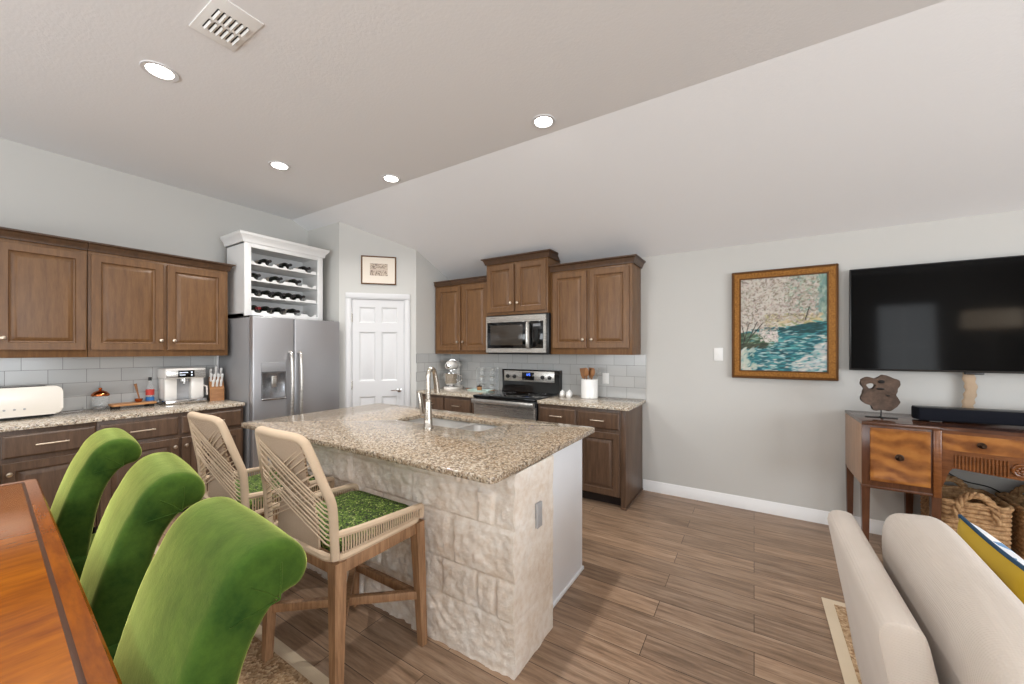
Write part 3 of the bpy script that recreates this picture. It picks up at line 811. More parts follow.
# bottles: lying, neck to the front
wb0 = None
where = {3: 'top shelf', 2: 'second shelf', 1: 'third shelf', 0: 'bottom shelf'}
nth = ['leftmost', 'second from left', 'third from left', 'fourth from left', 'fifth from left']
for k in (3, 2, 1, 0):
    for i, c in enumerate(slots[k]):
        X = -4.30; loc = (X-0.0, 1.802+c, 1.757+SHZ[k]+0.060)
        cnt = len(slots[k]); pos = 'rightmost' if i == cnt-1 else nth[i]
        lab = 'dark wine bottle on the %s of the white rack, %s' % (where[k], pos)
        if wb0 is None:
            wb0 = thing('wine_bottle', lab, 'bottle', loc, PI/2, 'wine bottles in the white rack')
            MB().lathe([(0.010, -0.008), (0.0145, -0.008), (0.0150, 0.05), (0.020, 0.066), (0.034, 0.084), (0.040, 0.105), (0.040, 0.29), (0.037, 0.296)], (0, 0.0, 0), 16, 'y').build('glass_body', 'bottle_glass', wb0)
            MB().lathe([(0.004, -0.012), (0.0155, -0.011), (0.0155, 0.045)], (0, 0.0, 0), 16, 'y').build('foil', 'foil_dark', wb0)
            MB().lathe([(0.0404, 0.17), (0.0404, 0.25)], (0, 0.0, 0), 16, 'y', cap=False).build('paper_label', 'mat_cream', wb0)
            o = wb0
        else: o = dup(wb0, loc, None, lab)
        if k == 0 and i == 0:
            for ch in o.children:
                if ch.name.startswith('foil'):
                    ch.data = ch.data.copy(); ch.data.materials[0] = M['foil_red']
            o['label'] = 'dark wine bottle with a red foil neck, lying leftmost on the bottom shelf'

# ------------------------------------------------------------------ microwave and range
mw = thing('microwave', 'stainless over the range microwave hung under the short wall cabinet', 'microwave', (-2.628, 3.60, 1.375))
MWW, MWH = 0.775, 0.425
MB().box(0.0, MWW+0.022, 0.03, 0.40, 0, MWH+0.01, 0.004).build('case', 'black_plastic', mw)
m = MB(); panel_loft(m, 0.0, MWW, 0.012, MWH, [(0, -0.035), (0, 0.0), (0.004, 0.006), (0.052, 0.006), (0.056, 0.003)])
m.build('door', 'steel', mw, 25)
MB().box(0.024, 0.545, -0.012, 0.0, 0.062, 0.355, 0.003).build('window_surround', 'black_glass', mw)
MB().box(0.07, 0.50, -0.0145, -0.010, 0.095, 0.320, 0.002).build('window_pane', 'microwave_window', mw)
MB().box(0.58, 0.748, -0.012, 0.0, 0.062, 0.355, 0.003).build('control_panel', 'black_glass', mw)
MB().box(0.63, 0.72, -0.0145, -0.011, 0.295, 0.325).build('display', 'water_dark', mw)
MB().tube(spline([(0.575, -0.01, 0.065), (0.575, -0.048, 0.085), (0.575, -0.055, 0.21), (0.575, -0.048, 0.325), (0.575, -0.01, 0.345)], 6), 0.014, 10).build('door_handle', 'steel', mw)
MB().box(0.02, MWW, 0.02, 0.3, -0.006, 0.004).build('underside', 'black_plastic', mw)

rg = thing('range', 'stainless and black electric range with a glass cooktop', 'stove', (-2.622, 3.36, 0))
RW = 0.772
MB().box(0.0, RW, 0.035, 0.64, 0.03, 0.895, 0.003).build('body', 'black_plastic', rg)
MB().box(-0.002, RW+0.002, -0.012, 0.60, 0.895, 0.925, 0.005).build('cooktop', 'black_glass', rg)
m = MB()
for (x, y, r) in ((0.20, 0.16, 0.10), (0.57, 0.16, 0.085), (0.20, 0.42, 0.08), (0.57, 0.42, 0.10)): m.lathe([(r, 0.9255), (r-0.004, 0.9258)], (x, y, 0), 28, cap=False)
m.build('burner_ring', 'grey_plastic', rg)
od = MB(); panel_loft(od, 0.004, RW-0.004, 0.20, 0.83, [(0, -0.04), (0, 0.0), (0.006, 0.004)])
od = od.build('oven_door', 'steel', rg, 25)
MB().box(0.11, RW-0.11, -0.008, 0.0, 0.33, 0.70, 0.004).build('oven_window', 'oven_window', od)
m = MB(); m.box(0.0, RW, -0.048, -0.02, 0.842, 0.888, 0.006); m.box(0.02, 0.06, -0.03, 0.04, 0.83, 0.88); m.box(RW-0.06, RW-0.02, -0.03, 0.04, 0.83, 0.88)
m.build('oven_handle', 'steel', od)
MB().box(0.004, RW-0.004, 0.0, 0.04, 0.05, 0.19, 0.004).build('storage_drawer', 'steel', rg)
m = MB(); m.prism([(0.56, 0.92), (0.575, 0.97), (0.565, 1.185), (0.64, 1.185), (0.64, 0.90), (0.56, 0.90)], 'x', 0.0, RW); m.build('backguard', 'black_glass', rg, 20)
m = MB(); m.box(0.035, RW-0.06, 0.558, 0.572, 1.045, 1.170, 0.003); m.build('control_panel', 'steel', rg)
for x in (0.09, 0.185, 0.565, 0.655):
    MB().lathe([(0.024, 0), (0.024, -0.006), (0.018, -0.010), (0.016, -0.028), (0.012, -0.030)], (x, 0.559, 1.10), 16, 'y').build('knob', 'black_plastic', rg)
dsp = MB().box(0.29, 0.455, 0.553, 0.560, 1.065, 1.155, 0.002).build('display', 'black_glass', rg)
m = MB()
def digit(m, x, z, h, segs, y):
    w = h*0.5; t = h*0.12
    S = {'a': (x, x+w, z+h-t, z+h), 'd': (x, x+w, z, z+t), 'g': (x, x+w, z+h/2-t/2, z+h/2+t/2), 'f': (x, x+t, z+h/2, z+h), 'b': (x+w-t, x+w, z+h/2, z+h), 'e': (x, x+t, z, z+h/2), 'c': (x+w-t, x+w, z, z+h/2)}
    for q in segs:
        a = S[q]; m.box(a[0], a[1], y-0.001, y, a[2], a[3])
for i, sg in enumerate(('bc', 'abged', 'afgcd')): digit(m, 0.345+i*0.022, 1.115, 0.026, sg, 0.5525)
m.build('clock_digits', 'display_blue', dsp)

# ------------------------------------------------------------------ bar stools (front +y towards the island)
st = thing('bar_stool', 'rope-backed wooden bar stool with a green seat, right one of the two, nearer the camera', 'stool', (-1.615, 1.108, 0), 0, 'rope-backed bar stools at the island')
def leg(sx, sy):
    m = MB(); t, b = Vector((sx*0.243, sy*0.208, 0.597)), Vector((sx*0.262, sy*0.226, 0.0113 if sy < 0 else 0.0))
    def sq(c, h): return [(c.x-h, c.y-h, c.z), (c.x+h, c.y-h, c.z), (c.x+h, c.y+h, c.z), (c.x-h, c.y+h, c.z)]
    m.rings([sq(b, 0.015), sq(b+(t-b)*0.02, 0.017), sq(b+(t-b)*0.85, 0.024), sq(t, 0.025)])
    m.build('leg', 'stool_wood', st, 30)
for sx in (-1, 1):
    for sy in (-1, 1): leg(sx, sy)
m = MB()
for sy in (-1, 1): m.box(-0.243, 0.243, sy*0.208-0.016, sy*0.208+0.016, 0.545, 0.600, 0.003)
for sx in (-1, 1): m.box(sx*0.243-0.016, sx*0.243+0.016, -0.208, 0.208, 0.545, 0.600, 0.003)
m.build('seat_frame', 'stool_wood', st)
def bar(a, b, w, h):
    a, b = Vector(a), Vector(b); d = (b-a); L = d.length; ang = math.atan2(d.y, d.x)
    return MB().box(0, L, -w, w, -h, h, 0.003).xf(Matrix.Translation(a) @ Matrix.Rotation(ang, 4, 'Z'))
bar((-0.25, -0.215, 0.245), (0.25, 0.215, 0.245), 0.014, 0.019).build('stretcher', 'stool_wood', st)
bar((-0.25, 0.215, 0.248), (0.25, -0.215, 0.248), 0.014, 0.017).build('stretcher', 'stool_wood', st)
bar((-0.25, 0.215, 0.235), (0.25, 0.215, 0.235), 0.013, 0.02).build('footrest', 'stool_wood', st)
# rope-wrapped frame
ring = [(x, y, 0.612) for x, y in rrect(-0.258, 0.258, -0.232, 0.225, 0.06, 6)]
MB().tube(ring, 0.0145, 8, closed=True).build('base_ring', 'rope', st)
# back hoop: up the posts, bend inward and back, across the top
HOOP = [(-0.250, -0.222, 0.612), (-0.250, -0.226, 0.70), (-0.250, -0.232, 0.80), (-0.246, -0.240, 0.845), (-0.232, -0.252, 0.89), (-0.182, -0.292, 1.045), (-0.165, -0.302, 1.072), (-0.13, -0.309, 1.083), (0, -0.320, 1.086)]
HOOP = HOOP+[(-x, y, z) for x, y, z in HOOP[-2::-1]]
HP = spline(HOOP, 5)
MB().tube(HP, 0.017, 10).build('back_hoop', 'rope', st)
for sx in (-1, 1):
    pts = spline([(sx*0.250, -0.232, 0.705), (sx*0.256, -0.10, 0.692), (sx*0.258, 0.10, 0.678), (sx*0.256, 0.205, 0.670), (sx*0.25, 0.228, 0.655), (sx*0.25, 0.226, 0.61)], 5)
    a = MB().tube(pts, 0.0145, 8).build('arm_rail', 'rope', st)
    m = MB()
    for k in range(33):
        y = -0.195+k*0.0122; zt = 0.692-(y+0.1)*0.068
        m.tube([(sx*0.256, y, 0.612), (sx*0.259, y, (zt+0.612)/2), (sx*0.2565, y, zt)], 0.0037, 5)
    m.build('rope_strands', 'rope', a)
def back_xyz(u, z):
    """point on the leaning back surface: u lateral, z height"""
    t = min(max((z-0.83)/0.25, 0), 1.1)
    y = -0.228-0.082*t - 0.012*(1-min(1, (u/0.2)**2))*t
    return (u, y, z)
m = MB()
prof = [(0.612, 0.158), (0.70, 0.150), (0.76, 0.135), (0.80, 0.115), (0.84, 0.105), (0.90, 0.118), (0.97, 0.145), (1.03, 0.168), (1.075, 0.155)]
rs0, rs1 = [], []
for z, w in prof:
    row = [back_xyz(w*(2*k/16-1), z) for k in range(17)]
    rs0.append([(x, y-0.004, zz_) for x, y, zz_ in row]+[(x, y+0.004, zz_) for x, y, zz_ in row[::-1]])
m.rings(rs0).build('woven_panel', 'rope_weave', st, 60)
m = MB()
def post_at(z, s):
    best = min((p for p in HP if p.x*s > 0.05), key=lambda p: abs(p.z-z)); return best
for s in (-1, 1):
    for k in range(9):
        a = post_at(0.655+0.021*k, s); b = post_at(0.872+0.0235*k, -s)
        off = -0.016 if s > 0 else -0.010
        pts = [Vector((a.x*(1-t)+b.x*t, (a.y*(1-t)+b.y*t)+off*(0.3 if t in (0, 1) else 1)-0.006*math.sin(PI*t), a.z*(1-t)+b.z*t)) for t in (0, 0.06, 0.3, 0.5, 0.7, 0.94, 1)]
        m.tube(pts, 0.0031, 5)
m.build('crossed_ropes', 'rope', st)
def pad(m, x0, x1, y0, y1, z0, z1, r=0.05):
    rs = []; h = z1-z0
    for k in range(9):
        a = -PI/2+PI*k/8; o_ = 0.028*(1-math.cos(a)); rs.append([(p[0], p[1], z0+h/2+h/2*math.sin(a)) for p in rrect(x0+o_, x1-o_, y0+o_, y1-o_, r, 5)])
    return m.rings(rs)
pad(MB(), -0.232, 0.232, -0.205, 0.222, 0.602, 0.664).build('seat_cushion', 'green_weave', st, 60)
dup(st, (-2.340, 1.108, 0), 0.0, 'rope-backed wooden bar stool with a green seat, left one of the two, nearer the fridge')

# ------------------------------------------------------------------ dining table and green chairs
TA = math.atan2(0.222-0.354, -1.07+3.11)
tb = thing('dining_table', 'glossy orange-brown wooden dining table with a dark inlaid edge line', 'table', (-3.118, 0.368, 0), TA)
TL, TWd, TZ = 2.45, 1.02, 0.762
m = MB(); rs = []
for o_, z in ((0.02, TZ-0.045), (0.004, TZ-0.040), (0.0, TZ-0.022), (0.006, TZ-0.018), (0.004, TZ-0.008), (0.010, TZ-0.001)): rs.append([(p[0], p[1], z) for p in rrect(o_, TL-o_, -TWd+o_, -o_, 0.02, 4)])
rs2 = [[(p[0], p[1], TZ-0.001) for p in rrect(0.046, TL-0.046, -TWd+0.046, -0.046, 0.008, 4)]]
m.rings(rs+rs2, cap1=False).build('top_border', 'table_edge_wood', tb)
MB().rings([[(p[0], p[1], TZ-0.001-d) for p in rrect(i, TL-i, -TWd+i, -i, 0.008, 4)] for i, d in ((0.044, 0.0), (0.047, 0.0015), (0.055, 0.0015), (0.058, 0.0))], cap0=False, cap1=False).build('inlay', 'table_inlay', tb)
MB().box(0.056, TL-0.056, -TWd+0.056, -0.056, TZ-0.03, TZ-0.0005, 0.001).build('top_panel', 'table_wood', tb)
MB().box(0.10, TL-0.10, -TWd+0.10, -0.10, TZ-0.13, TZ-0.03, 0.003).build('apron', 'table_edge_wood', tb)
for x in (0.62, TL-0.45):
    MB().lathe([(0.05, 0.06), (0.055, 0.10), (0.035, 0.16), (0.050, 0.34), (0.055, 0.44), (0.034, 0.54), (0.06, 0.60), (0.06, TZ-0.13)], (x, -0.60, 0), 20).build('pedestal', 'table_edge_wood', tb)
    MB().box(x-0.05, x+0.05, -0.90, -0.30, 0.0113, 0.075, 0.015).build('pedestal_foot', 'table_edge_wood', tb)

CPROF = [(0, .40), (0.0, .6), (0.012, .75), (.035, .87), (.08, .955), (.145, 1.0), (.22, 1.0), (.27, .965), (.285, .92), (.262, .88), (.205, .865), (.155, .80), (.127, .7), (.115, .55), (.11, .4)]
CW, CSZ, CSY = 0.46, 0.977, 0.818
def green_chair(label, x, y, r, first=[None]):
    # pose gives the near (right) end of the back's inner face; local x runs along the back, -y to the table
    loc = (x-math.cos(r)*CW/2, y-math.sin(r)*CW/2, 0)
    if first[0]: return dup(first[0], loc, r, label)
    t = thing('dining_chair', label, 'chair', loc, r, 'green velvet dining chairs'); first[0] = t
    Q = [(p.x, p.y) for p in spline([(a, b, 0) for a, b in CPROF], 4)]
    n = len(Q)
    Q = [(a-(0.239*(.9-b) if k < 20 and b < .9 else 0.11*(.9-b) if k > 40 and b < .9 else 0), b) for k, (a, b) in enumerate(Q)]
    P = [(a*CSY, .4+(b-.4)*CSZ) for a, b in Q]; nr = []
    for k in range(n):
        a, b = Vector(P[k-1] if k else P[0]), Vector(P[(k+1) if k < n-1 else k]); d = (b-a).normalized(); nr.append(Vector((d.y, -d.x)))
    def ring(xx, off, bul=0.0):
        out = []
        for k in range(n):
            b = bul if P[k][0] < 0.12 or P[k][1] > 0.9 else 0
            q = Vector(P[k])+nr[k]*(off-b*math.sin(PI*min(1, max(0, (P[k][1]-.4)/.62))))
            out.append((xx, q.x, q.y))
        return out
    m = MB(); h = CW/2; rr = []
    for xx, off in ((0.0, 0.022), (0.006, 0.010), (0.016, 0.003), (0.032, 0.0)): rr.append((-h+xx, off, 0))
    for k in range(1, 8): f = k/8; rr.append((-h+0.032+(CW-0.064)*f, 0, 0.012*math.sin(PI*f)))
    for xx, off in ((0.032, 0.0), (0.016, 0.003), (0.006, 0.010), (0.0, 0.022)): rr.append((h-xx, off, 0))
    m.rings([ring(a, b, c) for a, b, c in rr])
    bk = m.build('backrest', 'green_velvet', t, 60)
    for s in (-1, 1):
        m = MB(); xx = s*(h+0.0005); c = (0.205*CSY, .4+(.865-.4)*CSZ)
        for (ex, ez) in ((0.085, 0.86), (0.13, 0.925), (0.205, 0.955)):
            e_ = (ex*CSY, .4+(ez-.4)*CSZ)
            m.tube([(xx, c[0]-0.004, c[1]+0.006), (xx, (c[0]+e_[0])/2, (c[1]+e_[1])/2+0.004), (xx-s*0.001, e_[0], e_[1])], 0.0022, 5)
        m.build('pleat_seam', 'green_velvet', bk)
    rs = []
    for k in range(9):
        a = -PI/2+PI*k/8; o_ = 0.03*(1-math.cos(a)); rs.append([(p[0], p[1], 0.435+0.06*math.sin(a)) for p in rrect(-0.25+o_, 0.25-o_, -0.44+o_, 0.06-o_, 0.04, 4)])
    MB().rings(rs).build('seat', 'green_velvet', t, 60)
    m = MB(); m.box(-0.24, 0.24, -0.42, 0.11, 0.33, 0.42, 0.004); m.build('seat_rail', 'green_velvet', t)
    for sx in (-1, 1):
        for yy, by in ((-0.39, -0.39), (0.085, 0.14)):
            mm = MB(); tt = Vector((sx*0.215, yy, 0.34)); bb = Vector((sx*0.215, by, 0.0113)); 
            mm.rings([[(c.x-q, c.y-q, c.z), (c.x+q, c.y-q, c.z), (c.x+q, c.y+q, c.z), (c.x-q, c.y+q, c.z)] for c, q in ((bb, 0.014), (tt, 0.022))])
            mm.build('leg', 'sideboard_leg', t, 30)
    return t
green_chair('green velvet scroll-back dining chair nearest the camera, first of the three', -0.914, 0.286, -0.087)
green_chair('green velvet scroll-back dining chair in the middle of the row of three', -1.705, 0.353, -0.151)
green_chair('green velvet scroll-back dining chair farthest from the camera, by the far table end', -2.587, 0.398, -0.123)

# ------------------------------------------------------------------ rugs
def rug(label, x0, x1, y0, y1, bw, name='rug'):
    t = thing(name, label, 'rug', ((x0+x1)/2, (y0+y1)/2, 0)); W, H = (x1-x0)/2, (y1-y0)/2
    MB().box(-W, W, -H, H, 0.0005, 0.007, 0.003).build('border', 'rug_border', t)
    MB().box(-W+bw, W-bw, -H+bw, H-bw, 0.002, 0.011, 0.002).build('woven_field', 'jute', t)
    return t
rug('woven jute rug with a tan border under the dining table and chairs', -4.0, -0.2, -1.9, 0.976, 0.055)
rug('woven tan rug with a cream border under the cream sofa', 0.325, 3.3, -1.2, 2.80, 0.05)

# ------------------------------------------------------------------ sofa, cushion, pillow
SOY0, SOY1 = 1.235, 1.99
so = thing('sofa', 'cream slipcovered sofa seen from behind, at the lower right corner', 'sofa', (0.65, 1.6, 0))
def slabloft(poly, y0, y1, r=0.03):
    """cross-section (x,z) extruded along y with softened ends"""
    c = Vector((sum(p[0] for p in poly)/len(poly), sum(p[1] for p in poly)/len(poly)))
    rs = []
    def sh(o_, y):
        out = []
        for p in poly:
            d = Vector(p)-c; out.append((p[0]-0.65-o_*(1 if d.x > 0 else -1), y-1.6, p[1]-(o_ if d.y > 0 else 0)))
        return out
    for o_, dy in ((r*0.9, 0), (r*0.4, r*0.25), (r*0.12, r*0.6), (0, r)): rs.append(sh(o_, y0+dy))
    for k in range(1, 6): rs.append(sh(0, y0+r+(y1-y0-2*r)*k/6))
    for o_, dy in ((0, r), (r*0.12, r*0.6), (r*0.4, r*0.25), (r*0.9, 0)): rs.append(sh(o_, y1-dy))
    return MB().rings(rs)
arc = [(0.249, 0.74), (0.253, 0.762), (0.264, 0.776), (0.282, 0.782), (0.306, 0.782), (0.322, 0.776), (0.332, 0.762), (0.338, 0.74)]
slabloft([(0.372, 0.06), (0.335, 0.25), (0.29, 0.5)]+arc+[(0.385, 0.5), (0.43, 0.25), (0.45, 0.06)], SOY0, SOY1, 0.006).build('back', 'cream_slipcover', so, 50)
def puff(m, cx, cy_, cz, hx, hy, hz, e1=0.35, e2=0.35, nu=40, nv=24, rot=None, ear=0.0):
    """superellipsoid"""
    def f(a, e): return math.copysign(abs(a)**e, a)
    rs = []
    for j in range(1, nv):
        ph = -PI/2+PI*j/nv; ring = []
        for i in range(nu):
            th = 2*PI*i/nu
            p = Vector((hx*f(math.cos(ph), e1)*f(math.cos(th), e2), hy*f(math.cos(ph), e1)*f(math.sin(th), e2), hz*f(math.sin(ph), e1)))
            p.z *= 1+ear*abs(p.y/hy)**3
            if rot is not None: p = rot @ p
            ring.append((cx+p.x, cy_+p.y, cz+p.z))
        rs.append(ring)
    return m.rings(rs)
puff(MB(), 0.72-0.65, 0, 0.25, 0.37, (SOY1-SOY0)/2, 0.105, 0.25, 0.25).build('seat', 'cream_slipcover', so, 60)
for x in (0.42, 1.02):
    for y in (SOY0+0.08, SOY1-0.08): MB().lathe([(0.018, 0.011), (0.026, 0.2)], (x-0.65, y-1.6, 0), 12).build('leg', 'sideboard_leg', so)
c_rot = Matrix.Rotation(0.075, 3, 'X') @ Matrix.Rotation(-0.09, 3, 'Y')
cu = MB(); puff(cu, 0, 0, 0, 0.098, 0.49, 0.245, 0.72, 0.42, 48, 30, c_rot, 0.16)
cu = tag(cu.build('back_cushion', 'cream_slipcover', None, 70), 'plump cream back cushion leaning on the sofa back', 'cushion')
cu.location = (0.490, 1.52, 0.612)
# mustard pillow
pi_ = thing('throw_pillow', 'mustard yellow throw pillow with navy piping and a floral front', 'pillow', (0.685, 1.83, 0.595))
def pillow_half(sgn):
    def fn(u, v_):
        y = (u*2-1)*0.225; z = (v_*2-1)*0.225
        a = 1-abs(u*2-1)**2.4; b = 1-abs(v_*2-1)**2.4
        t = 0.075*(max(a, 0)*max(b, 0))**0.45
        pinch = 1-0.05*(1-abs(u*2-1)**2)*abs(v_*2-1)**4; pin2 = 1-0.05*(1-abs(v_*2-1)**2)*abs(u*2-1)**4
        wr_ = 0.004*noise.noise(Vector((y*9, z*9, sgn)))*(a*b)
        return (sgn*(t+wr_), y*pin2, z*pinch)
    return MB().grid(fn, 28, 28)
RP = Matrix.Rotation(-0.22, 4, 'Y')
ph = pillow_half(-1).xf(RP).build('velvet_back', 'mustard_velvet', pi_, 80)
ph2 = pillow_half(1).xf(RP).build('floral_front', 'floral_cotton', pi_, 80)
per = []
for k in range(80):
    t = k/80*4; s = int(t); f = t-s
    u, v_ = ((f, 0), (1, f), (1-f, 1), (0, 1-f))[s]
    y = (u*2-1)*0.225; z = (v_*2-1)*0.225
    pinch = 1-0.05*(1-abs(u*2-1)**2)*abs(v_*2-1)**4; pin2 = 1-0.05*(1-abs(v_*2-1)**2)*abs(u*2-1)**4
    per.append((0, y*pin2, z*pinch))
MB().tube(per, 0.0065, 8, closed=True).xf(RP).build('piping', 'navy_piping', pi_)

# ------------------------------------------------------------------ sideboard with what stands on and under it
SBX, SBF, SBB, SBZ = 0.611, 3.435, 3.985, 0.943
SBW = 1.378
sb = thing('sideboard', 'antique mahogany sideboard with burl doors and tapered legs below the television', 'sideboard', (SBX, SBF, 0))
D_ = SBB-SBF
def front(x):                      # slight set-back and bow of the middle section
    if x < 0.37 or x > SBW-0.37: return 0.0
    t = (x-0.37)/(SBW-0.74); return 0.035-0.04*math.sin(PI*t)
xsn = [0, 0.36]+[0.37+(SBW-0.74)*k/12 for k in range(13)]+[SBW-0.36, SBW]
outl = [(x, front(x)) for x in xsn]
top = [(-0.003, D_)]+[(x+(-0.003 if x == 0 else 0.003 if x == SBW else 0), y-0.018) for x, y in outl]+[(SBW+0.003, D_)]
m = MB(); m.prism(top, 'z', SBZ-0.022, SBZ, 0.005); m.build('top', 'sideboard_top_wood', sb, 30)
bodyp = [(0, D_-0.01)]+outl[:2]+[(0.37, 0.0), (0.37, D_-0.01)]
for off in (0, SBW-0.37):
    bx = MB().box(off, off+0.37, 0.0, D_-0.008, 0.508, SBZ-0.022, 0.003).build('side_cabinet', 'sideboard_side_lit' if off == 0 else 'sideboard_wood', sb)
    MB().box(off, off+0.37, -0.004, 0.004, 0.508, SBZ-0.022, 0.002).build('cabinet_face', 'sideboard_leg', bx)
    MB().box(off-0.004, off+0.374, -0.008, 0.002, 0.502, 0.520, 0.003).build('base_bead', 'sideboard_leg', bx)
    d = panel_loft(MB(), off+0.040, off+0.322, 0.555, 0.906, [(0, 0.0), (0, 0.010), (0.004, 0.012), (0.018, 0.012), (0.020, 0.0115)], -0.004).build('door', 'sideboard_burl', sb, 25)
    MB().lathe([(0.022, 0.0), (0.022, -0.004), (0.010, -0.008), (0.010, -0.020), (0.016, -0.026), (0.010, -0.034)], (off+0.181, -0.015, 0.725), 16, 'y').build('pull', 'bronze_pull', d)
# middle: drawer, reeded frieze with rosette, brackets
mx0, mx1 = 0.374, SBW-0.374
def curved(x0, x1, z0, z1, out, dep, n=24):
    rs = []
    for k in range(n+1):
        x = x0+(x1-x0)*k/n; y = front(min(max(x, 0.3701), SBW-0.3701)); zt = z1(x) if callable(z1) else z1; zb = z0(x) if callable(z0) else z0
        rs.append([(x, y-out, zb), (x, y-out, zt), (x, y+dep, zt), (x, y+dep, zb)])
    return MB().rings(rs)
def apron_z(x):
    e = min(x-mx0, mx1-x)
    if e < 0.012: return 0.56
    if e < 0.060:
        t = (e-0.012)/0.048; return 0.56+0.128*math.sin(PI/2*t)
    c = 1-abs(x-SBW/2)/(SBW/2-mx0-0.06)
    return 0.688-0.022*max(0, c)
curved(mx0, mx1, apron_z, SBZ-0.022, 0.0, 0.02, 60).build('apron', 'sideboard_wood', sb, 30)
curved(mx0+0.008, mx1-0.008, 0.798, 0.900, 0.010, 0.005).build('drawer', 'sideboard_burl', sb, 30)
for xk in (0.536, SBW-0.536):
    MB().lathe([(0.018, 0.0), (0.018, -0.004), (0.009, -0.008), (0.009, -0.018), (0.015, -0.024), (0.009, -0.032)], (xk, front(xk)-0.010, 0.848), 14, 'y').build('pull', 'bronze_pull', sb)
for sgn in (-1, 1):
    m = MB(); xr = 0.049
    while xr < SBW/2-mx0-0.062:
        x = SBW/2+sgn*xr; m.tube([(x, front(x)-0.003, apron_z(x)+0.006), (x, front(x)-0.003, 0.772)], 0.0055, 6); xr += 0.0145
    m.build('reeded_frieze', 'sideboard_wood', sb)
m = MB(); rx = SBW/2
m.lathe([(0.040, 0), (0.040, -0.010), (0.034, -0.014), (0.028, -0.010)], (rx, front(rx)-0.002, 0.722), 24, 'y')
m.lathe([(0.009, -0.008), (0.009, -0.018), (0.004, -0.021)], (rx, front(rx)-0.002, 0.722), 12, 'y')
for k in range(8):
    a = 2*PI*k/8; puff(m, rx+0.019*math.cos(a), front(rx)-0.013, 0.722+0.019*math.sin(a), 0.0075, 0.004, 0.0075, 1, 1, 8, 6)
m.build('rosette', 'sideboard_wood', sb)
MB().box(mx0, mx1, 0.06, D_-0.01, 0.775, SBZ-0.022).build('drawer_case', 'sideboard_wood', sb)
for x in (0.022, 0.352, SBW-0.352, SBW-0.022):
    for y in (0.024, D_-0.034):
        m = MB()
        def sq(q, z): return [(x-q, y-q, z), (x+q, y-q, z), (x+q, y+q, z), (x-q, y+q, z)]
        m.rings([sq(0.012, 0), sq(0.016, 0.08), sq(0.022, 0.5), sq(0.022, 0.52)]); m.build('leg', 'sideboard_leg', sb, 30)
for x in (0.352, SBW-0.352):
    MB().box(x-0.018, x+0.018, -0.014, 0.02, 0.50, SBZ-0.022, 0.003).build('pilaster', 'sideboard_wood', sb)

sc = thing('wood_sculpture', 'knobbly dark driftwood slice on a small metal stand, on the sideboard', 'sculpture', (0.752, 3.65, SBZ))
OUT = [(-0.105, 0.265), (-0.07, 0.285), (-0.03, 0.275), (0.01, 0.302), (0.05, 0.285), (0.085, 0.268), (0.092, 0.235), (0.078, 0.200), (0.072, 0.165), (0.082, 0.140), (0.094, 0.118), (0.080, 0.096), (0.062, 0.072), (0.035, 0.052), (0.0, 0.058), (-0.04, 0.052), (-0.055, 0.085), (-0.085, 0.095), (-0.108, 0.125), (-0.10, 0.165), (-0.092, 0.20), (-0.11, 0.235)]
pl = [(p.x, p.y) for p in spline([(a, b, 0) for a, b in OUT+[OUT[0]]], 3)[:-1]]
hole = [(-0.058+0.024*math.cos(a)*(1+0.15*math.sin(3*a)), 0.222+0.020*math.sin(a)) for a in np.linspace(0, 2*PI, 14, endpoint=False)]
m = MB(); m.plate(pl, [hole], -0.028, 0.028)
bmesh.ops.subdivide_edges(m.bm, edges=[e for e in m.bm.edges], cuts=1)
for v_ in m.bm.verts:
    n_ = noise.noise(v_.co*22); v_.co.z += 0.010*n_; v_.co.x += 0.004*noise.noise(v_.co*40+Vector((3, 1, 0)))
m.xf(Matrix(((1, 0, 0, 0), (0, 0, 1, 0), (0, 1, 0, 0), (0, 0, 0, 1))))
sl_ = m.build('driftwood_slice', 'driftwood', sc, 50)
m = MB()
for (hx, hz, w, h) in ((-0.005, 0.255, 0.018, 0.012), (-0.01, 0.205, 0.022, 0.008), (0.03, 0.16, 0.01, 0.006)): puff(m, hx, -0.030, hz, w, 0.006, h, 1, 1, 12, 8)
m.build('hollow', 'gap_dark', sl_)
MB().tube([(0, 0, 0.004), (0, 0, 0.062)], 0.004).build('rod', 'black_iron', sc)
MB().box(-0.085, 0.085, -0.004, 0.004, 0.0, 0.008, 0.002).box(-0.004, 0.004, -0.05, 0.05, 0.0, 0.008, 0.002).build('stand_base', 'black_iron', sc)

sbar = thing('soundbar', 'long black soundbar on top of the sideboard', 'soundbar', (0.930, 3.62, SBZ), math.radians(5))
MB().box(0.0, 0.92, 0.0, 0.115, 0.006, 0.092, 0.012, 3).build('speaker_body', 'soundbar_cloth', sbar)
MB().box(0.004, 0.916, 0.004, 0.111, 0.088, 0.0935, 0.002).build('top_cover', 'black_plastic', sbar)
MB().box(0.06, 0.12, 0.02, 0.09, 0.0, 0.01).box(0.8, 0.86, 0.02, 0.09, 0.0, 0.01).build('foot', 'black_plastic', sbar)

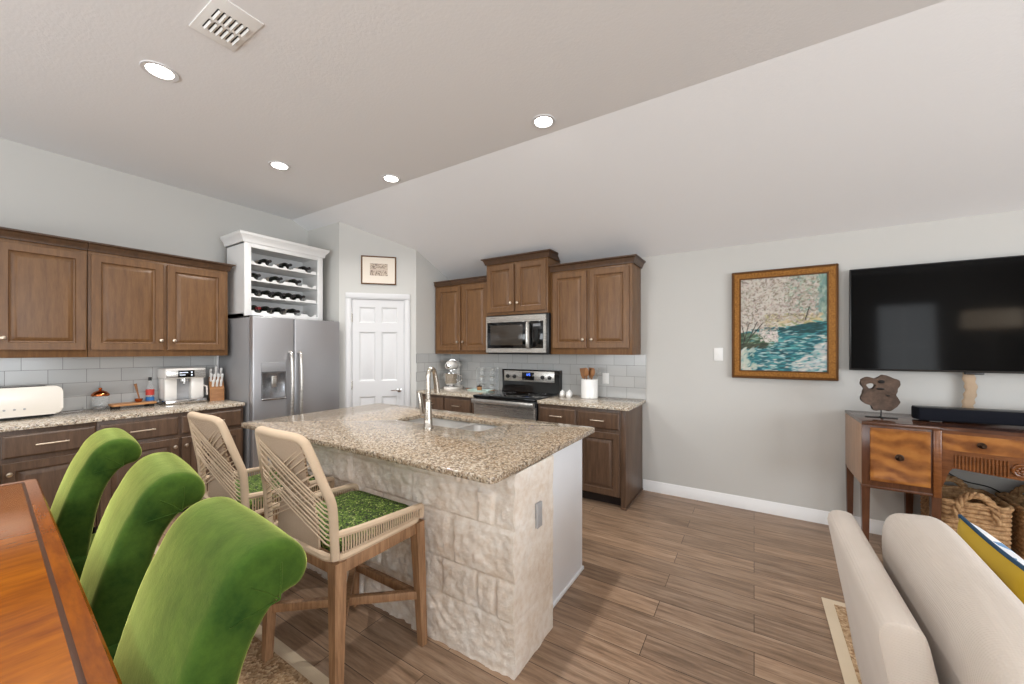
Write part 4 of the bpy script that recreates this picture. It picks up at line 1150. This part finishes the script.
tv = thing('television', 'large black flat screen television mounted on the wall', 'television', (0.63, 3.93, 1.262))
TVW, TVH = 1.39, 0.782
MB().box(0, TVW, 0.0, 0.028, 0, TVH, 0.003).build('bezel', 'black_plastic', tv)
MB().box(0.008, TVW-0.008, -0.0012, 0.004, 0.014, TVH-0.008).build('screen', 'tv_screen', tv)
MB().box(0.25, TVW-0.25, 0.025, 0.05, 0.08, 0.5, 0.006).build('rear_housing', 'black_plastic', tv)
MB().box(0.5, 0.9, 0.045, 0.079, 0.2, 0.5).build('wall_bracket', 'black_iron', tv)
MB().box(0.61, 0.70, 0.004, 0.026, -0.014, 0.002, 0.003).build('sensor_bar', 'black_plastic', tv)
m = MB(); pts = spline([(1.262, 3.972, 1.30), (1.268, 3.965, 1.22), (1.276, 3.962, 1.15), (1.268, 3.962, 1.08), (1.262, 3.965, 1.02), (1.272, 3.965, 0.926)], 6)
m.tube(pts, 0.02, 12, rr=[(0.030+0.004*math.sin(i*1.3), 0.010) for i in range(len(pts))])
tag(m.build('cable_sleeve', 'tan_sleeve'), 'tan fabric cable sleeve hanging below the television', 'cable cover')
for lab, pts in (('black power cord hanging straight behind the sideboard opening', [(1.155, 3.997, 0.80), (1.16, 3.997, 0.66), (1.145, 3.999, 0.50), (1.13, 3.999, 0.30), (1.12, 3.98, 0.01)]),
                 ('black cord drooping in a curve behind the sideboard', [(1.08, 3.985, 0.78), (1.12, 3.985, 0.60), (1.24, 3.985, 0.50), (1.40, 3.982, 0.46), (1.52, 3.982, 0.30), (1.54, 3.982, 0.01)]),
                 ('black cord sloping down to the right behind the sideboard', [(1.34, 3.997, 0.80), (1.38, 3.997, 0.66), (1.50, 3.997, 0.57), (1.66, 3.99, 0.50), (1.70, 3.98, 0.01)])):
    tag(MB().tube(spline(pts, 6), 0.004, 6).build('power_cord', 'cord_black'), lab, 'cord', 'black cords behind the sideboard')

# woven baskets under the sideboard
def basket(label, x, y, W, D, H, first=[None]):
    if first[0]: return dup(first[0], (x, y, 0), None, label)
    t = thing('woven_basket', label, 'basket', (x, y, 0), 0, 'seagrass baskets under the sideboard'); first[0] = t
    rows = 17; rs = []; seg = rrect(-W/2, W/2, -D/2, D/2, 0.05, 6)
    per = []
    for k in range(len(seg)):
        a, b = Vector(seg[k]), Vector(seg[(k+1) % len(seg)]); nn = max(1, int((b-a).length/0.012))
        for i in range(nn): per.append(a+(b-a)*i/nn)
    n = len(per)
    def rad(j, k, o_):
        z = H*j/(rows*4); tap = 0.94+0.06*z/H
        ph = (j//4) % 2
        w = abs(math.sin(PI*(j % 4)/4))*0.009*(0.75+0.5*abs(math.sin(k*1.05+ph*PI/2)))
        p = per[k]; d = p.normalized()
        return (p.x*tap+d.x*(w-o_), p.y*tap+d.y*(w-o_), z)
    for j in range(rows*4+1): rs.append([rad(j, k, 0) for k in range(n)])
    for j in range(rows*4, 3, -4): rs.append([rad(j-1, k, 0.02) for k in range(n)])
    MB().rings(rs).build('woven_body', 'seagrass', t, 80)
    # braided rim
    rim = MB()
    for s in (0, 1):
        rim.tube([(p.x+0.007*math.cos(k*0.6+s*PI)*p.normalized().x, p.y+0.007*math.cos(k*0.6+s*PI)*p.normalized().y, H+0.004+0.007*math.sin(k*0.6+s*PI)) for k, p in enumerate(per)], 0.010, 7, closed=True)
    rim.build('rim', 'seagrass', t, 80)
    for sy in (-1, 1):
        m = MB()
        for s in range(3):
            pts = []
            for k in range(41):
                a = PI*k/40; c = Vector((-0.085*math.cos(a), sy*(D/2+0.004), H-0.09+0.155*math.sin(a)**0.8))
                tw = k*0.55+s*2*PI/3; rdir = Vector((-math.cos(a), 0, math.sin(a)))
                pts.append(c+rdir*0.011*math.cos(tw)+Vector((0, 1, 0))*0.011*math.sin(tw))
            m.tube(pts, 0.012, 7)
        m.build('handle', 'seagrass', t, 80)
    return t
basket('seagrass basket with braided handles under the sideboard, left of the two', 1.153, 3.70, 0.31, 0.36, 0.46)
basket('seagrass basket with braided handles under the sideboard, right of the two at the picture edge', 1.512, 3.70, 0.31, 0.36, 0.46)

# ------------------------------------------------------------------ pictures and wall plates
def canvas_mesh(name, x0, x1, z0, z1, img, parent, y=0.0):
    h, w = img.shape[:2]; me = bpy.data.meshes.new(name)
    vs = [(x0+(x1-x0)*i/(w-1), y, z0+(z1-z0)*j/(h-1)) for j in range(h) for i in range(w)]
    fs = [(j*w+i, j*w+i+1, (j+1)*w+i+1, (j+1)*w+i) for j in range(h-1) for i in range(w-1)]
    me.from_pydata(vs, [], fs); ca = me.color_attributes.new('Col', 'FLOAT_COLOR', 'POINT')
    l = np.where(img <= 0.04045, img/12.92, ((img+0.055)/1.055)**2.4)
    buf = np.ones((h*w, 4)); buf[:, :3] = l.reshape(-1, 3); ca.data.foreach_set('color', buf.ravel())
    me.materials.append(M['canvas']); o = bpy.data.objects.new(name, me); COL.objects.link(o); o.parent = parent
    return o
def stroke(img, x, y, L, W, ang, c, al=0.85):
    h, w = img.shape[:2]; r = int(max(L, W))+2; xi, yi = int(x*w), int(y*h)
    ys, xs_ = np.mgrid[max(0, yi-r):min(h, yi+r), max(0, xi-r):min(w, xi+r)]
    if ys.size == 0: return
    dx_, dy_ = xs_-x*w, ys-y*h
    u = dx_*math.cos(ang)+dy_*math.sin(ang); v_ = -dx_*math.sin(ang)+dy_*math.cos(ang)
    mk = np.clip(1.3-((u/L)**2+(v_/W)**2), 0, 1)[..., None]*al
    sl2 = img[max(0, yi-r):min(h, yi+r), max(0, xi-r):min(w, xi+r)]
    sl2[:] = sl2*(1-mk)+np.array(c)/255*mk
def big_picture():
    R = random.Random(3); img = np.zeros((190, 142, 3)); img[:] = np.array((196, 192, 182))/255
    def rc(a):
        j = R.uniform(-14, 14); return tuple(min(255, max(0, v_*0.94+j+R.uniform(-4, 4))) for v_ in a)
    def many(n, box_, L, W, ang, cols_, al=0.85, cond=None):
        for _ in range(n):
            x, y = R.uniform(box_[0], box_[1]), R.uniform(box_[2], box_[3])
            if cond and not cond(x, y): continue
            stroke(img, x, y, R.uniform(*L), R.uniform(*W), R.uniform(*ang), rc(R.choice(cols_)), al)
    many(260, (0.55, 1, 0.62, 1), (3, 7), (1.5, 3), (-1, 1), [(150, 170, 150), (176, 186, 168), (110, 146, 132), (196, 198, 184)])
    many(150, (0.88, 1, 0.5, 1), (3, 8), (1.5, 3), (1, 2), [(112, 146, 138), (132, 160, 150), (160, 180, 164)])
    many(170, (0.3, 0.95, 0.48, 0.60), (3, 7), (1.5, 3), (-0.6, 0.6), [(170, 164, 112), (150, 158, 110), (196, 184, 140), (206, 186, 150)])
    shore = lambda x, y: y < 0.46+0.16*max(0, x-0.55)+0.0*x and y < 0.30+0.55*x+0.10
    many(1500, (0, 1, 0, 0.58), (4, 10), (1, 2.2), (-0.25, 0.25), [(34, 110, 122), (24, 88, 100), (56, 140, 146), (90, 166, 166), (30, 76, 84)], 0.85, shore)
    many(120, (0.3, 0.95, 0.40, 0.50), (4, 9), (1, 2), (-0.15, 0.2), [(20, 60, 62), (28, 80, 84)], 0.8, shore)
    many(190, (0.0, 0.40, 0.27, 0.40), (3, 8), (1.2, 2.4), (0.1, 0.7), [(70, 100, 78), (92, 118, 90), (56, 80, 62), (124, 138, 108)])
    many(60, (0.0, 0.30, 0.24, 0.29), (4, 9), (1, 2), (0.1, 0.4), [(52, 62, 48), (74, 80, 60)])
    many(260, (0.62, 1.0, 0.0, 0.30), (3, 8), (1.2, 2.6), (-0.2, 0.5), [(206, 204, 200), (186, 190, 190), (222, 216, 208), (150, 178, 178)], 0.8, lambda x, y: y < 0.28*(x-0.5)/0.4)
    many(150, (0.0, 0.2, 0.0, 0.24), (3, 7), (1.5, 3), (0.5, 1.5), [(212, 210, 196), (190, 200, 184), (170, 190, 180)], 0.8, lambda x, y: x < 0.13+0.06*math.sin(y*40)+0.1*(0.24-y) and R.random() < 0.8)
    many(90, (0.15, 1.0, 0.05, 0.42), (3, 7), (0.7, 1.2), (-0.15, 0.15), [(200, 220, 216), (170, 206, 204)], 0.8, shore)
    blossom = lambda x, y: y > 0.52-0.02*math.sin(x*20)+0.12*max(0, x-0.75) or (x < 0.46 and y > 0.30+0.18*abs(x-0.34)/0.34)
    many(2000, (0, 0.9, 0.30, 1.0), (1.5, 3.2), (1.0, 2.0), (0, 3.1), [(200, 190, 178), (214, 205, 194), (178, 166, 156), (158, 146, 136), (204, 186, 176), (140, 130, 116)], 0.72, blossom)
    many(40, (0, 0.9, 0.5, 1.0), (6, 12), (4, 8), (0, 3.1), [(180, 160, 150), (196, 186, 176), (168, 164, 150), (206, 196, 188)], 0.28, blossom)
    many(220, (0, 0.85, 0.5, 1.0), (1.5, 4), (0.6, 1.2), (0, 3.1), [(126, 112, 106), (140, 118, 112), (110, 106, 84)], 0.7, blossom)
    for (a, b, c, d) in ((0.03, 0.28, 0.10, 0.50), (0.08, 0.30, 0.20, 0.52), (0.05, 0.33, 0.02, 0.48), (0.12, 0.36, 0.26, 0.50), (0.76, 0.54, 0.80, 0.66)):
        for k in range(14): t = k/13; stroke(img, a+(c-a)*t, b+(d-b)*t, 3, 0.9, math.atan2((d-b)*190, (c-a)*142), rc((54, 48, 40)), 0.8)
    many(120, (0.25, 0.45, 0.31, 0.42), (1.5, 3), (1, 2), (0, 3.1), [(224, 214, 208), (206, 198, 190)])
    return np.clip(img, 0, 1)
pt = thing('framed_painting', 'gilt framed painting of blossom trees over a teal river', 'painting', (0.20, 3.985, 1.64))
def frame_loft(m, W, H, rs):
    rings = [[(-W/2+i, -d, -H/2+i), (W/2-i, -d, -H/2+i), (W/2-i, -d, H/2-i), (-W/2+i, -d, H/2-i)] for i, d in rs]
    vr = [[m.bm.verts.new(p) for p in r] for r in rings]
    for a, b in zip(vr, vr[1:]):
        for k in range(4): m.bm.faces.new((a[k], a[(k+1) % 4], b[(k+1) % 4], b[k]))
    return m
PW, PH = 0.738, 0.938
frame_loft(MB(), PW, PH, [(0, -0.022), (0, 0.006), (0.006, 0.014), (0.016, 0.016)]).build('frame_edge', 'gilt_dark', pt, 30)
frame_loft(MB(), PW, PH, [(0.016, 0.016), (0.022, 0.020), (0.034, 0.016), (0.050, 0.008), (0.058, 0.006)]).build('frame', 'gilt', pt, 30)
frame_loft(MB(), PW, PH, [(0.058, 0.006), (0.062, 0.009), (0.068, 0.008), (0.070, -0.002)]).build('frame_lip', 'gilt_dark', pt, 30)
m = MB()
for s in (-1, 1):
    for k in range(56):
        z = -PH/2+0.012+k*(PH-0.024)/55; m.box(s*(PW/2-0.003)-0.005, s*(PW/2-0.003)+0.005, -0.018, -0.008, z-0.005, z+0.005, 0.002, 1)
    for k in range(44):
        x = -PW/2+0.012+k*(PW-0.024)/43; m.box(x-0.005, x+0.005, -0.018, -0.008, s*(PH/2-0.003)-0.005, s*(PH/2-0.003)+0.005, 0.002, 1)
m.build('beading', 'gilt_dark', pt)
canvas_mesh('painted_canvas', -PW/2+0.068, PW/2-0.068, -PH/2+0.068, PH/2-0.068, big_picture(), pt, 0.0)

def small_picture():
    R = random.Random(9); img = np.zeros((46, 56, 3)); img[:] = np.array((206, 190, 172))/255
    for _ in range(260):
        x, y = R.random(), R.random()
        c = [(112, 98, 86), (140, 124, 112), (178, 164, 148), (90, 78, 70), (160, 140, 128)][R.randrange(5)]
        if 0.42 < y < 0.55: c = (196, 176, 164)
        stroke(img, x, y, R.uniform(1.5, 4), R.uniform(0.7, 1.4), R.uniform(-0.3, 0.3) if y > 0.5 else R.uniform(1.2, 1.9), c, 0.8)
    return np.clip(img, 0, 1)
sp_ = thing('framed_print', 'small brown framed print with a wide cream mat, above the pantry door', 'picture', (P1[0]+0.446*math.cos(DANG)+0.004*math.sin(DANG), P1[1]+0.446*math.sin(DANG)-0.004*math.cos(DANG), 2.375), DANG)
frame_loft(MB(), 0.398, 0.338, [(0, -0.0), (0, 0.016), (0.004, 0.020), (0.011, 0.018), (0.014, 0.010)]).build('frame', 'gilt_dark', sp_, 30)
MB().box(-0.188, 0.188, -0.010, -0.001, -0.158, 0.158).build('mat', 'mat_cream', sp_)
canvas_mesh('printed_image', -0.101, 0.101, -0.066, 0.080, small_picture(), sp_, -0.0105)

sw = thing('light_switch', 'white light switch plate on the wall left of the painting', 'switch', (-0.278, YN-0.001, 1.378))
MB().box(-0.037, 0.037, -0.006, 0.0, -0.06, 0.06, 0.003).build('cover_plate', 'white_plastic', sw)
MB().box(-0.005, 0.005, -0.016, -0.004, -0.012, 0.010, 0.002).build('toggle', 'white_plastic', sw)
ou = thing('outlet', 'white outlet plate on the tiles right of the white crock', 'outlet', (-1.340, YN-0.0105, 1.115))
MB().box(-0.036, 0.036, -0.005, 0.0, -0.058, 0.058, 0.003).build('cover_plate', 'white_plastic', ou)
MB().box(-0.016, 0.016, -0.007, -0.004, 0.008, 0.036, 0.002).box(-0.016, 0.016, -0.007, -0.004, -0.036, -0.008, 0.002).build('socket', 'white_plastic', ou)

# ------------------------------------------------------------------ on the left worktop
CZ = 0.914
ts = thing('toaster', 'cream long slot toaster at the left end of the worktop', 'toaster', (-4.57, 0.405, CZ), PI/2)
def rbox(m, x0, x1, y0, y1, z0, z1, r):
    """box with big rounded edges in the x-z outline"""
    return m.prism(rrect(x0, x1, z0, z1, r, 6)[::-1], 'y', y0, y1, 0.012)
rbox(MB(), -0.245, 0.245, -0.085, 0.085, 0.022, 0.232, 0.040).build('shell', 'cream_enamel', ts)
MB().box(-0.20, 0.20, -0.075, 0.075, 0.008, 0.03, 0.004).build('base', 'black_plastic', ts)
m = MB()
for y in (-0.03, 0.03): m.box(-0.17, 0.17, y-0.012, y+0.012, 0.2315, 0.2335)
m.build('slot', 'gap_dark', ts)
MB().box(-0.258, -0.238, -0.02, 0.02, 0.12, 0.14, 0.005).build('lever', 'chrome', ts)
m = MB()
for k in range(3): m.lathe([(0.007, 0), (0.006, -0.006)], (-0.03+k*0.045, -0.085, 0.075), 12, 'y')
m.build('button', 'grey_plastic', ts)
tag(MB().tube(spline([(-4.60, 0.648, 0.98), (-4.63, 0.665, 0.925), (-4.66, 0.70, 0.918), (-4.70, 0.78, 0.918), (-4.78, 0.80, 0.935)], 6), 0.003, 6).build('power_cord', 'grey_plastic'), 'thin grey toaster cord lying on the worktop beside the toaster', 'cord')

jr = thing('glass_jar', 'clear glass jar with a domed copper lid on the worktop', 'jar', (-4.685, 0.885, CZ))
jr.scale = (0.9, 0.9, 0.95)
MB().lathe([(0.055, 0.002), (0.060, 0.008), (0.060, 0.115), (0.054, 0.125), (0.050, 0.125), (0.056, 0.112), (0.056, 0.012), (0.02, 0.008)], (0, 0, 0), 24, cap=False).build('glass_body', 'clear_glass', jr)
MB().lathe([(0.062, 0.122), (0.064, 0.128), (0.060, 0.140), (0.044, 0.158), (0.020, 0.170), (0.008, 0.174), (0.014, 0.184), (0.012, 0.192), (0.003, 0.196)], (0, 0, 0), 24).build('lid', 'copper', jr)
MB().lathe([(0.052, 0.01), (0.052, 0.028), (0.03, 0.034)], (0, 0, 0), 18).build('coffee_grounds', 'bronze_pull', jr)

bd = thing('serving_board', 'wooden serving board on short feet beside the glass jar', 'board', (-4.640, 1.075, CZ), PI/2)
MB().prism(rrect(-0.145, 0.145, -0.075, 0.075, 0.02, 4), 'z', 0.022, 0.040, 0.004).build('board_top', 'board_wood', bd)
m = MB()
for x in (-0.11, 0.11): m.box(x-0.02, x+0.02, -0.06, 0.06, 0.0, 0.024, 0.003)
m.build('foot', 'gap_dark', bd)
ss = thing('scoop_holder', 'small brown dish with an upright wooden scoop, on the serving board', 'scoop', (-4.665, 1.120, CZ+0.040))
ss.scale = (1, 1, 1.3)
MB().lathe([(0.018, 0), (0.026, 0.008), (0.028, 0.022), (0.024, 0.022), (0.020, 0.010), (0.006, 0.007)], (0, 0, 0), 16).build('dish', 'copper', ss)
m = MB(); m.tube([(0.0, 0.008, 0.008), (-0.002, -0.006, 0.06), (-0.004, -0.022, 0.125)], 0.005, 8, rr=[0.005, 0.006, (0.007, 0.011)]); m.build('scoop', 'spoon_wood', ss)

bt = thing('soap_bottle', 'clear bottle with a red and blue label beside the coffee machine', 'bottle', (-4.665, 1.235, CZ+0.040))
MB().lathe([(0.028, 0), (0.031, 0.004), (0.031, 0.105), (0.026, 0.125), (0.012, 0.145), (0.011, 0.165)], (0, 0, 0), 18).build('bottle_body', 'clear_glass', bt)
MB().lathe([(0.013, 0.160), (0.013, 0.180), (0.008, 0.182)], (0, 0, 0), 14).build('cap', 'black_plastic', bt)
MB().lathe([(0.0318, 0.065), (0.0318, 0.102)], (0, 0, 0), 18, cap=False).build('upper_label', 'label_red', bt)
MB().lathe([(0.0318, 0.014), (0.0318, 0.052)], (0, 0, 0), 18, cap=False).build('lower_label', 'label_blue', bt)
bt.location = (-4.70, 1.205, CZ); bt.rotation_euler = (0, 0, 0); bt.scale = (0.95, 0.95, 1.4)

es = thing('espresso_machine', 'white and steel espresso machine with a small blue display', 'coffee machine', (-4.575, 1.425, CZ), PI/2); es.scale = (1, 1, 1.20)
EW = 0.145
MB().box(-EW, EW, 0.06, 0.20, 0.03, 0.27, 0.012, 3).build('rear_housing', 'white_enamel', es)
m = MB(); m.box(-EW-0.008, EW+0.008, -0.03, 0.20, 0.195, 0.278, 0.014, 3); m.build('head', 'white_enamel', es)
MB().box(-EW-0.004, EW+0.004, -0.034, -0.026, 0.203, 0.262, 0.002).build('control_band', 'steel', es)
MB().box(-0.065, 0.06, -0.037, -0.030, 0.206, 0.260, 0.002).build('display', 'black_glass', es)
m = MB()
m.box(-0.052, 0.010, -0.0385, -0.0365, 0.240, 0.246); m.box(-0.052, -0.010, -0.0385, -0.0365, 0.222, 0.227)
for dz in (0.222, 0.244): m.lathe([(0.007, 0), (0.006, -0.002)], (0.038, -0.0365, dz), 12, 'y')
m.build('display_icon', 'display_white', es)
MB().box(-EW, -EW+0.09, 0.02, 0.08, 0.03, 0.20, 0.008).build('side_column', 'white_enamel', es)
MB().box(0.045, EW, 0.0, 0.08, 0.03, 0.20, 0.008).build('side_column', 'white_enamel', es)
MB().box(-0.055, 0.045, 0.052, 0.066, 0.035, 0.195).build('splash_plate', 'grey_plastic', es)
MB().lathe([(0.03, 0.195), (0.03, 0.170), (0.012, 0.165), (0.012, 0.150)], (-0.005, 0.015, 0), 18).build('brew_spout', 'chrome', es)
MB().box(-EW-0.012, EW+0.01, -0.045, 0.20, 0.0, 0.032, 0.006).build('drip_tray', 'chrome', es)
MB().tube([(EW+0.004, 0.03, 0.13), (EW+0.03, 0.02, 0.12), (EW+0.034, 0.02, 0.05)], 0.008).build('milk_wand', 'white_enamel', es)
kb = thing('knife_block', 'light wood knife block full of white handled knives beside the fridge', 'knife block', (-4.60, 1.682, CZ), PI/2-0.25); kb.scale = (1.05, 1.1, 1.22)
m = MB(); m.prism([(-0.07, 0.0), (0.075, 0.0), (0.085, 0.175), (0.03, 0.19), (-0.07, 0.095)], 'x', -0.055, 0.055, 0.004); m.build('block', 'knife_block_wood', kb, 30)
for i, (x, yb, zb, L) in enumerate(((-0.042, 0.055, 0.18, 0.10), (-0.002, 0.05, 0.18, 0.12), (0.038, 0.055, 0.18, 0.105), (-0.042, 0.0, 0.155, 0.085), (-0.016, -0.005, 0.15, 0.085), (0.012, -0.005, 0.15, 0.085), (0.04, -0.005, 0.15, 0.085), (-0.03, -0.045, 0.115, 0.07), (0.0, -0.045, 0.115, 0.07), (0.03, -0.045, 0.115, 0.07))):
    d = Vector((0, -0.62, 0.78)); a = Vector((x, yb, zb))
    rr_ = [(0.006, 0.009), (0.0065, 0.010), (0.0065, 0.009), (0.008, 0.011), (0.005, 0.008)]
    k_ = MB().tube([a-d*0.02, a, a+d*L*0.5, a+d*L*0.9, a+d*L], 0.008, 8, rr=rr_).build('white_knife', 'ceramic')
    k_.location = kb.location; k_.rotation_euler = kb.rotation_euler; k_.scale = kb.scale
    tag(k_, 'white handled knife in the wooden knife block beside the fridge', 'knife', 'white handled knives in the block')

# ------------------------------------------------------------------ on the north worktops
mxr = thing('stand_mixer', 'white stand mixer with a steel bowl on the corner worktop', 'mixer', (-3.315, 3.80, CZ), math.radians(20))
MB().prism([(p[0], p[1]*1.35+0.04) for p in rrect(-0.095, 0.095, -0.13, 0.13, 0.08, 8)], 'z', 0.0, 0.03, 0.008).build('base', 'white_enamel', mxr)
MB().rings([[(p[0], p[1]+0.13+dy, z) for p in rrect(-w, w, -0.045, 0.045, 0.03, 5)] for z, w, dy in ((0.025, 0.06, 0.0), (0.10, 0.048, 0.008), (0.18, 0.046, 0.0), (0.26, 0.052, -0.01))]).build('pedestal', 'white_enamel', mxr)
m = MB(); rs = []
for y, r, z in ((0.20, 0.035, 0.30), (0.18, 0.058, 0.305), (0.10, 0.070, 0.310), (0.0, 0.070, 0.312), (-0.08, 0.066, 0.308), (-0.13, 0.052, 0.302), (-0.145, 0.030, 0.30)):
    rs.append([(r*math.cos(2*PI*k/18), y, z+r*0.9*math.sin(2*PI*k/18)) for k in range(18)])
m.rings(rs); m.build('motor_head', 'white_enamel', mxr, 60)
MB().lathe([(0.03, 0), (0.03, -0.02), (0.012, -0.022)], (0, -0.136, 0.302), 14, 'y').lathe([(0.072, -0.01), (0.074, 0.0), (0.072, 0.012)], (0, 0.02, 0.311), 20, 'y').build('chrome_band', 'chrome', mxr)
MB().lathe([(0.028, 0.245), (0.028, 0.225), (0.010, 0.22), (0.008, 0.15)], (0, -0.06, 0), 14).build('beater_shaft', 'chrome', mxr)
MB().lathe([(0.05, 0.030), (0.055, 0.036), (0.045, 0.05), (0.075, 0.075), (0.098, 0.12), (0.106, 0.20), (0.110, 0.204), (0.104, 0.204), (0.095, 0.12), (0.03, 0.06)], (0, -0.05, 0), 24).build('bowl', 'chrome', mxr)
MB().tube(spline([(0.10, -0.05, 0.185), (0.145, -0.05, 0.17), (0.14, -0.05, 0.11), (0.096, -0.05, 0.105)], 5), 0.006).build('bowl_handle', 'chrome', mxr)

gr = thing('jar_rack', 'clear acrylic rack holding small glass spice jars against the tiles', 'rack', (-2.835, 3.915, CZ))
m = MB()
m.box(-0.15, 0.15, -0.04, 0.04, 0.0, 0.006, 0.002); m.box(-0.15, 0.15, 0.034, 0.04, 0.0, 0.29, 0.002)
for x in (-0.15, 0.146): m.box(x, x+0.005, -0.04, 0.04, 0, 0.28, 0.001)
for z in (0.10, 0.19): m.box(-0.15, 0.15, -0.035, 0.04, z, z+0.005, 0.001)
m.build('acrylic_frame', 'clear_glass', gr)
sj = None
for k, z in ((0, 0.006), (1, 0.105), (2, 0.195)):
    for i, x in enumerate((-0.095, -0.02, 0.055, 0.11)[0:4:3] if False else (-0.085, 0.075)):
        loc = (-2.835+x, 3.905, CZ+z+0.001)
        lab = 'small round glass jar in the clear rack, %s row, %s' % (('bottom', 'middle', 'top')[k], ('left', 'right')[i])
        if sj is None:
            sj = thing('spice_jar', lab, 'jar', loc, 0, 'glass jars in the clear rack')
            MB().lathe([(0.022, 0.0), (0.030, 0.012), (0.032, 0.03), (0.026, 0.048), (0.020, 0.054)], (0, 0, 0), 18).build('glass_body', 'clear_glass', sj)
            MB().lathe([(0.022, 0.052), (0.023, 0.066), (0.018, 0.070)], (0, 0, 0), 18).build('lid', 'steel', sj)
        else: dup(sj, loc, None, lab)
ty = thing('serving_tray', 'pale teal tray on the worktop beside the range', 'tray', (-2.82, 3.745, CZ))
rs = [[(p[0], p[1], z) for p in rrect(-0.16+i, 0.16-i, -0.075+i, 0.075-i, 0.02, 4)] for i, z in ((0.01, 0.0), (0.0, 0.022), (0.004, 0.022), (0.013, 0.006))]
MB().rings(rs).build('tray_body', 'teal_tray', ty)
MB().tube(spline([(-0.158, -0.03, 0.02), (-0.195, -0.03, 0.024), (-0.195, 0.03, 0.024), (-0.158, 0.03, 0.02)], 5), 0.004).build('handle', 'spoon_wood', ty)
MB().tube(spline([(0.158, -0.03, 0.02), (0.195, -0.03, 0.024), (0.195, 0.03, 0.024), (0.158, 0.03, 0.02)], 5), 0.004).build('handle', 'spoon_wood', ty)
cd = thing('tea_canister', 'small brown canister standing on the pale teal tray', 'canister', (-2.835, 3.745, CZ+0.006))
MB().lathe([(0.028, 0), (0.030, 0.004), (0.030, 0.05), (0.026, 0.054)], (0, 0, 0), 18).build('canister_body', 'board_wood', cd)
MB().lathe([(0.031, 0.05), (0.031, 0.062), (0.006, 0.066), (0.008, 0.074), (0.003, 0.076)], (0, 0, 0), 18).build('lid', 'bronze_pull', cd)

ck = thing('utensil_crock', 'white ceramic crock right of the range', 'crock', (-1.462, 3.84, CZ))
MB().lathe([(0.082, 0.0), (0.087, 0.004), (0.087, 0.196), (0.084, 0.200), (0.079, 0.198), (0.078, 0.015), (0.02, 0.012)], (0, 0, 0), 32).build('crock_body', 'ceramic', ck)
MB().lathe([(0.088, 0.188), (0.0895, 0.194), (0.088, 0.200)], (0, 0, 0), 32, cap=False).build('rim_band', 'ceramic', ck)
R_ = random.Random(4)
ut = [(-0.045, -0.01, -0.26, 0.0, 'flat wooden spatula leaning left in the white crock', 'spat'), (-0.03, 0.02, -0.18, 0.05, 'wooden spoon at the back left of the white crock', 'spoon'), (-0.02, -0.03, -0.05, -0.1, 'wooden spoon standing in the middle of the white crock', 'spoon'),
      (0.012, 0.02, 0.02, 0.06, 'dark slotted wooden spatula in the white crock', 'slot'), (0.03, -0.02, 0.14, -0.04, 'wooden spoon leaning right in the white crock', 'spoon'), (0.075, 0.03, 0.24, 0.02, 'wire whisk at the right of the white crock', 'whisk')]
for (x, y, tx, tyy, lab, kd) in ut:
    o = thing('whisk' if kd == 'whisk' else 'cooking_spoon' if kd == 'spoon' else 'spatula', lab, 'utensil', (-1.462+x*0.5, 3.84+y*0.5, CZ+0.02), 0, 'utensils in the white crock')
    o.rotation_euler = (-tyy, tx*0.75, 0)
    MB().tube([(0, 0, 0), (0, 0, 0.12), (0, 0, 0.21)], 0.006, 8).build('handle', 'spoon_wood' if kd != 'whisk' else 'steel', o)
    if kd == 'spoon': puff(MB(), 0, 0, 0.255, 0.026, 0.008, 0.045, 0.9, 0.9, 16, 12).build('bowl', 'spoon_wood', o)
    elif kd == 'whisk':
        m = MB()
        for k in range(4):
            a = PI*k/4; pts = [(0.03*math.sin(PI*t)*math.cos(a)*(1 if t < .5 else 1)*s_, 0.03*math.sin(PI*t)*math.sin(a)*s_, 0.20+0.10*t) for s_ in (1,) for t in np.linspace(0, 1, 10)]
            m.tube(pts, 0.0015, 5); m.tube([(-p[0], -p[1], p[2]) for p in pts], 0.0015, 5)
        m.build('wire_loops', 'steel', o)
    else:
        m = MB(); m.prism([(-0.018, 0.19), (0.018, 0.19), (0.028, 0.225), (0.028, 0.295), (-0.028, 0.300), (-0.028, 0.225)], 'y', -0.004, 0.004, 0.002)
        b_ = m.build('blade', 'spoon_wood', o)
        if kd == 'slot':
            m = MB()
            for sx in (-0.012, 0.004): m.box(sx, sx+0.008, -0.0046, 0.0046, 0.23, 0.285)
            m.build('slot', 'gap_dark', b_)
# cluster of white ceramic pots by the range
wp = None
for i, (x, y, lab) in enumerate(((-1.755, 3.80, 'small white ceramic salt pot beside the range, left of the little cluster'), (-1.690, 3.845, 'small white ceramic salt pot at the back of the little cluster by the range'), (-1.665, 3.765, 'small white ceramic salt pot at the front right of the little cluster by the range'))):
    if wp is None:
        wp = thing('salt_pot', lab, 'pot', (x, y, CZ), 0, 'small white pots beside the range')
        MB().lathe([(0.020, 0), (0.029, 0.01), (0.031, 0.03), (0.024, 0.05)], (0, 0, 0), 18).build('pot_body', 'ceramic', wp)
        MB().lathe([(0.025, 0.048), (0.024, 0.056), (0.008, 0.064), (0.009, 0.070), (0.004, 0.074)], (0, 0, 0), 18).build('lid', 'ceramic', wp)
    else: dup(wp, (x, y, CZ), None, lab)

# ------------------------------------------------------------------ behind the camera (seen only as reflections): lamp and curtains
lp = thing('floor_lamp', 'lamp with a wide pale drum shade by the far window behind the camera', 'lamp', (3.38, -1.9, 0))
MB().lathe([(0.14, 0), (0.14, 0.02), (0.02, 0.03), (0.015, 1.85)], (0, 0, 0), 20).build('stand', 'brushed_nickel', lp)
MB().lathe([(0.34, 1.80), (0.33, 2.08)], (0, 0, 0), 32, cap=False).build('lamp_shade', 'lamp_shade_lit', lp)
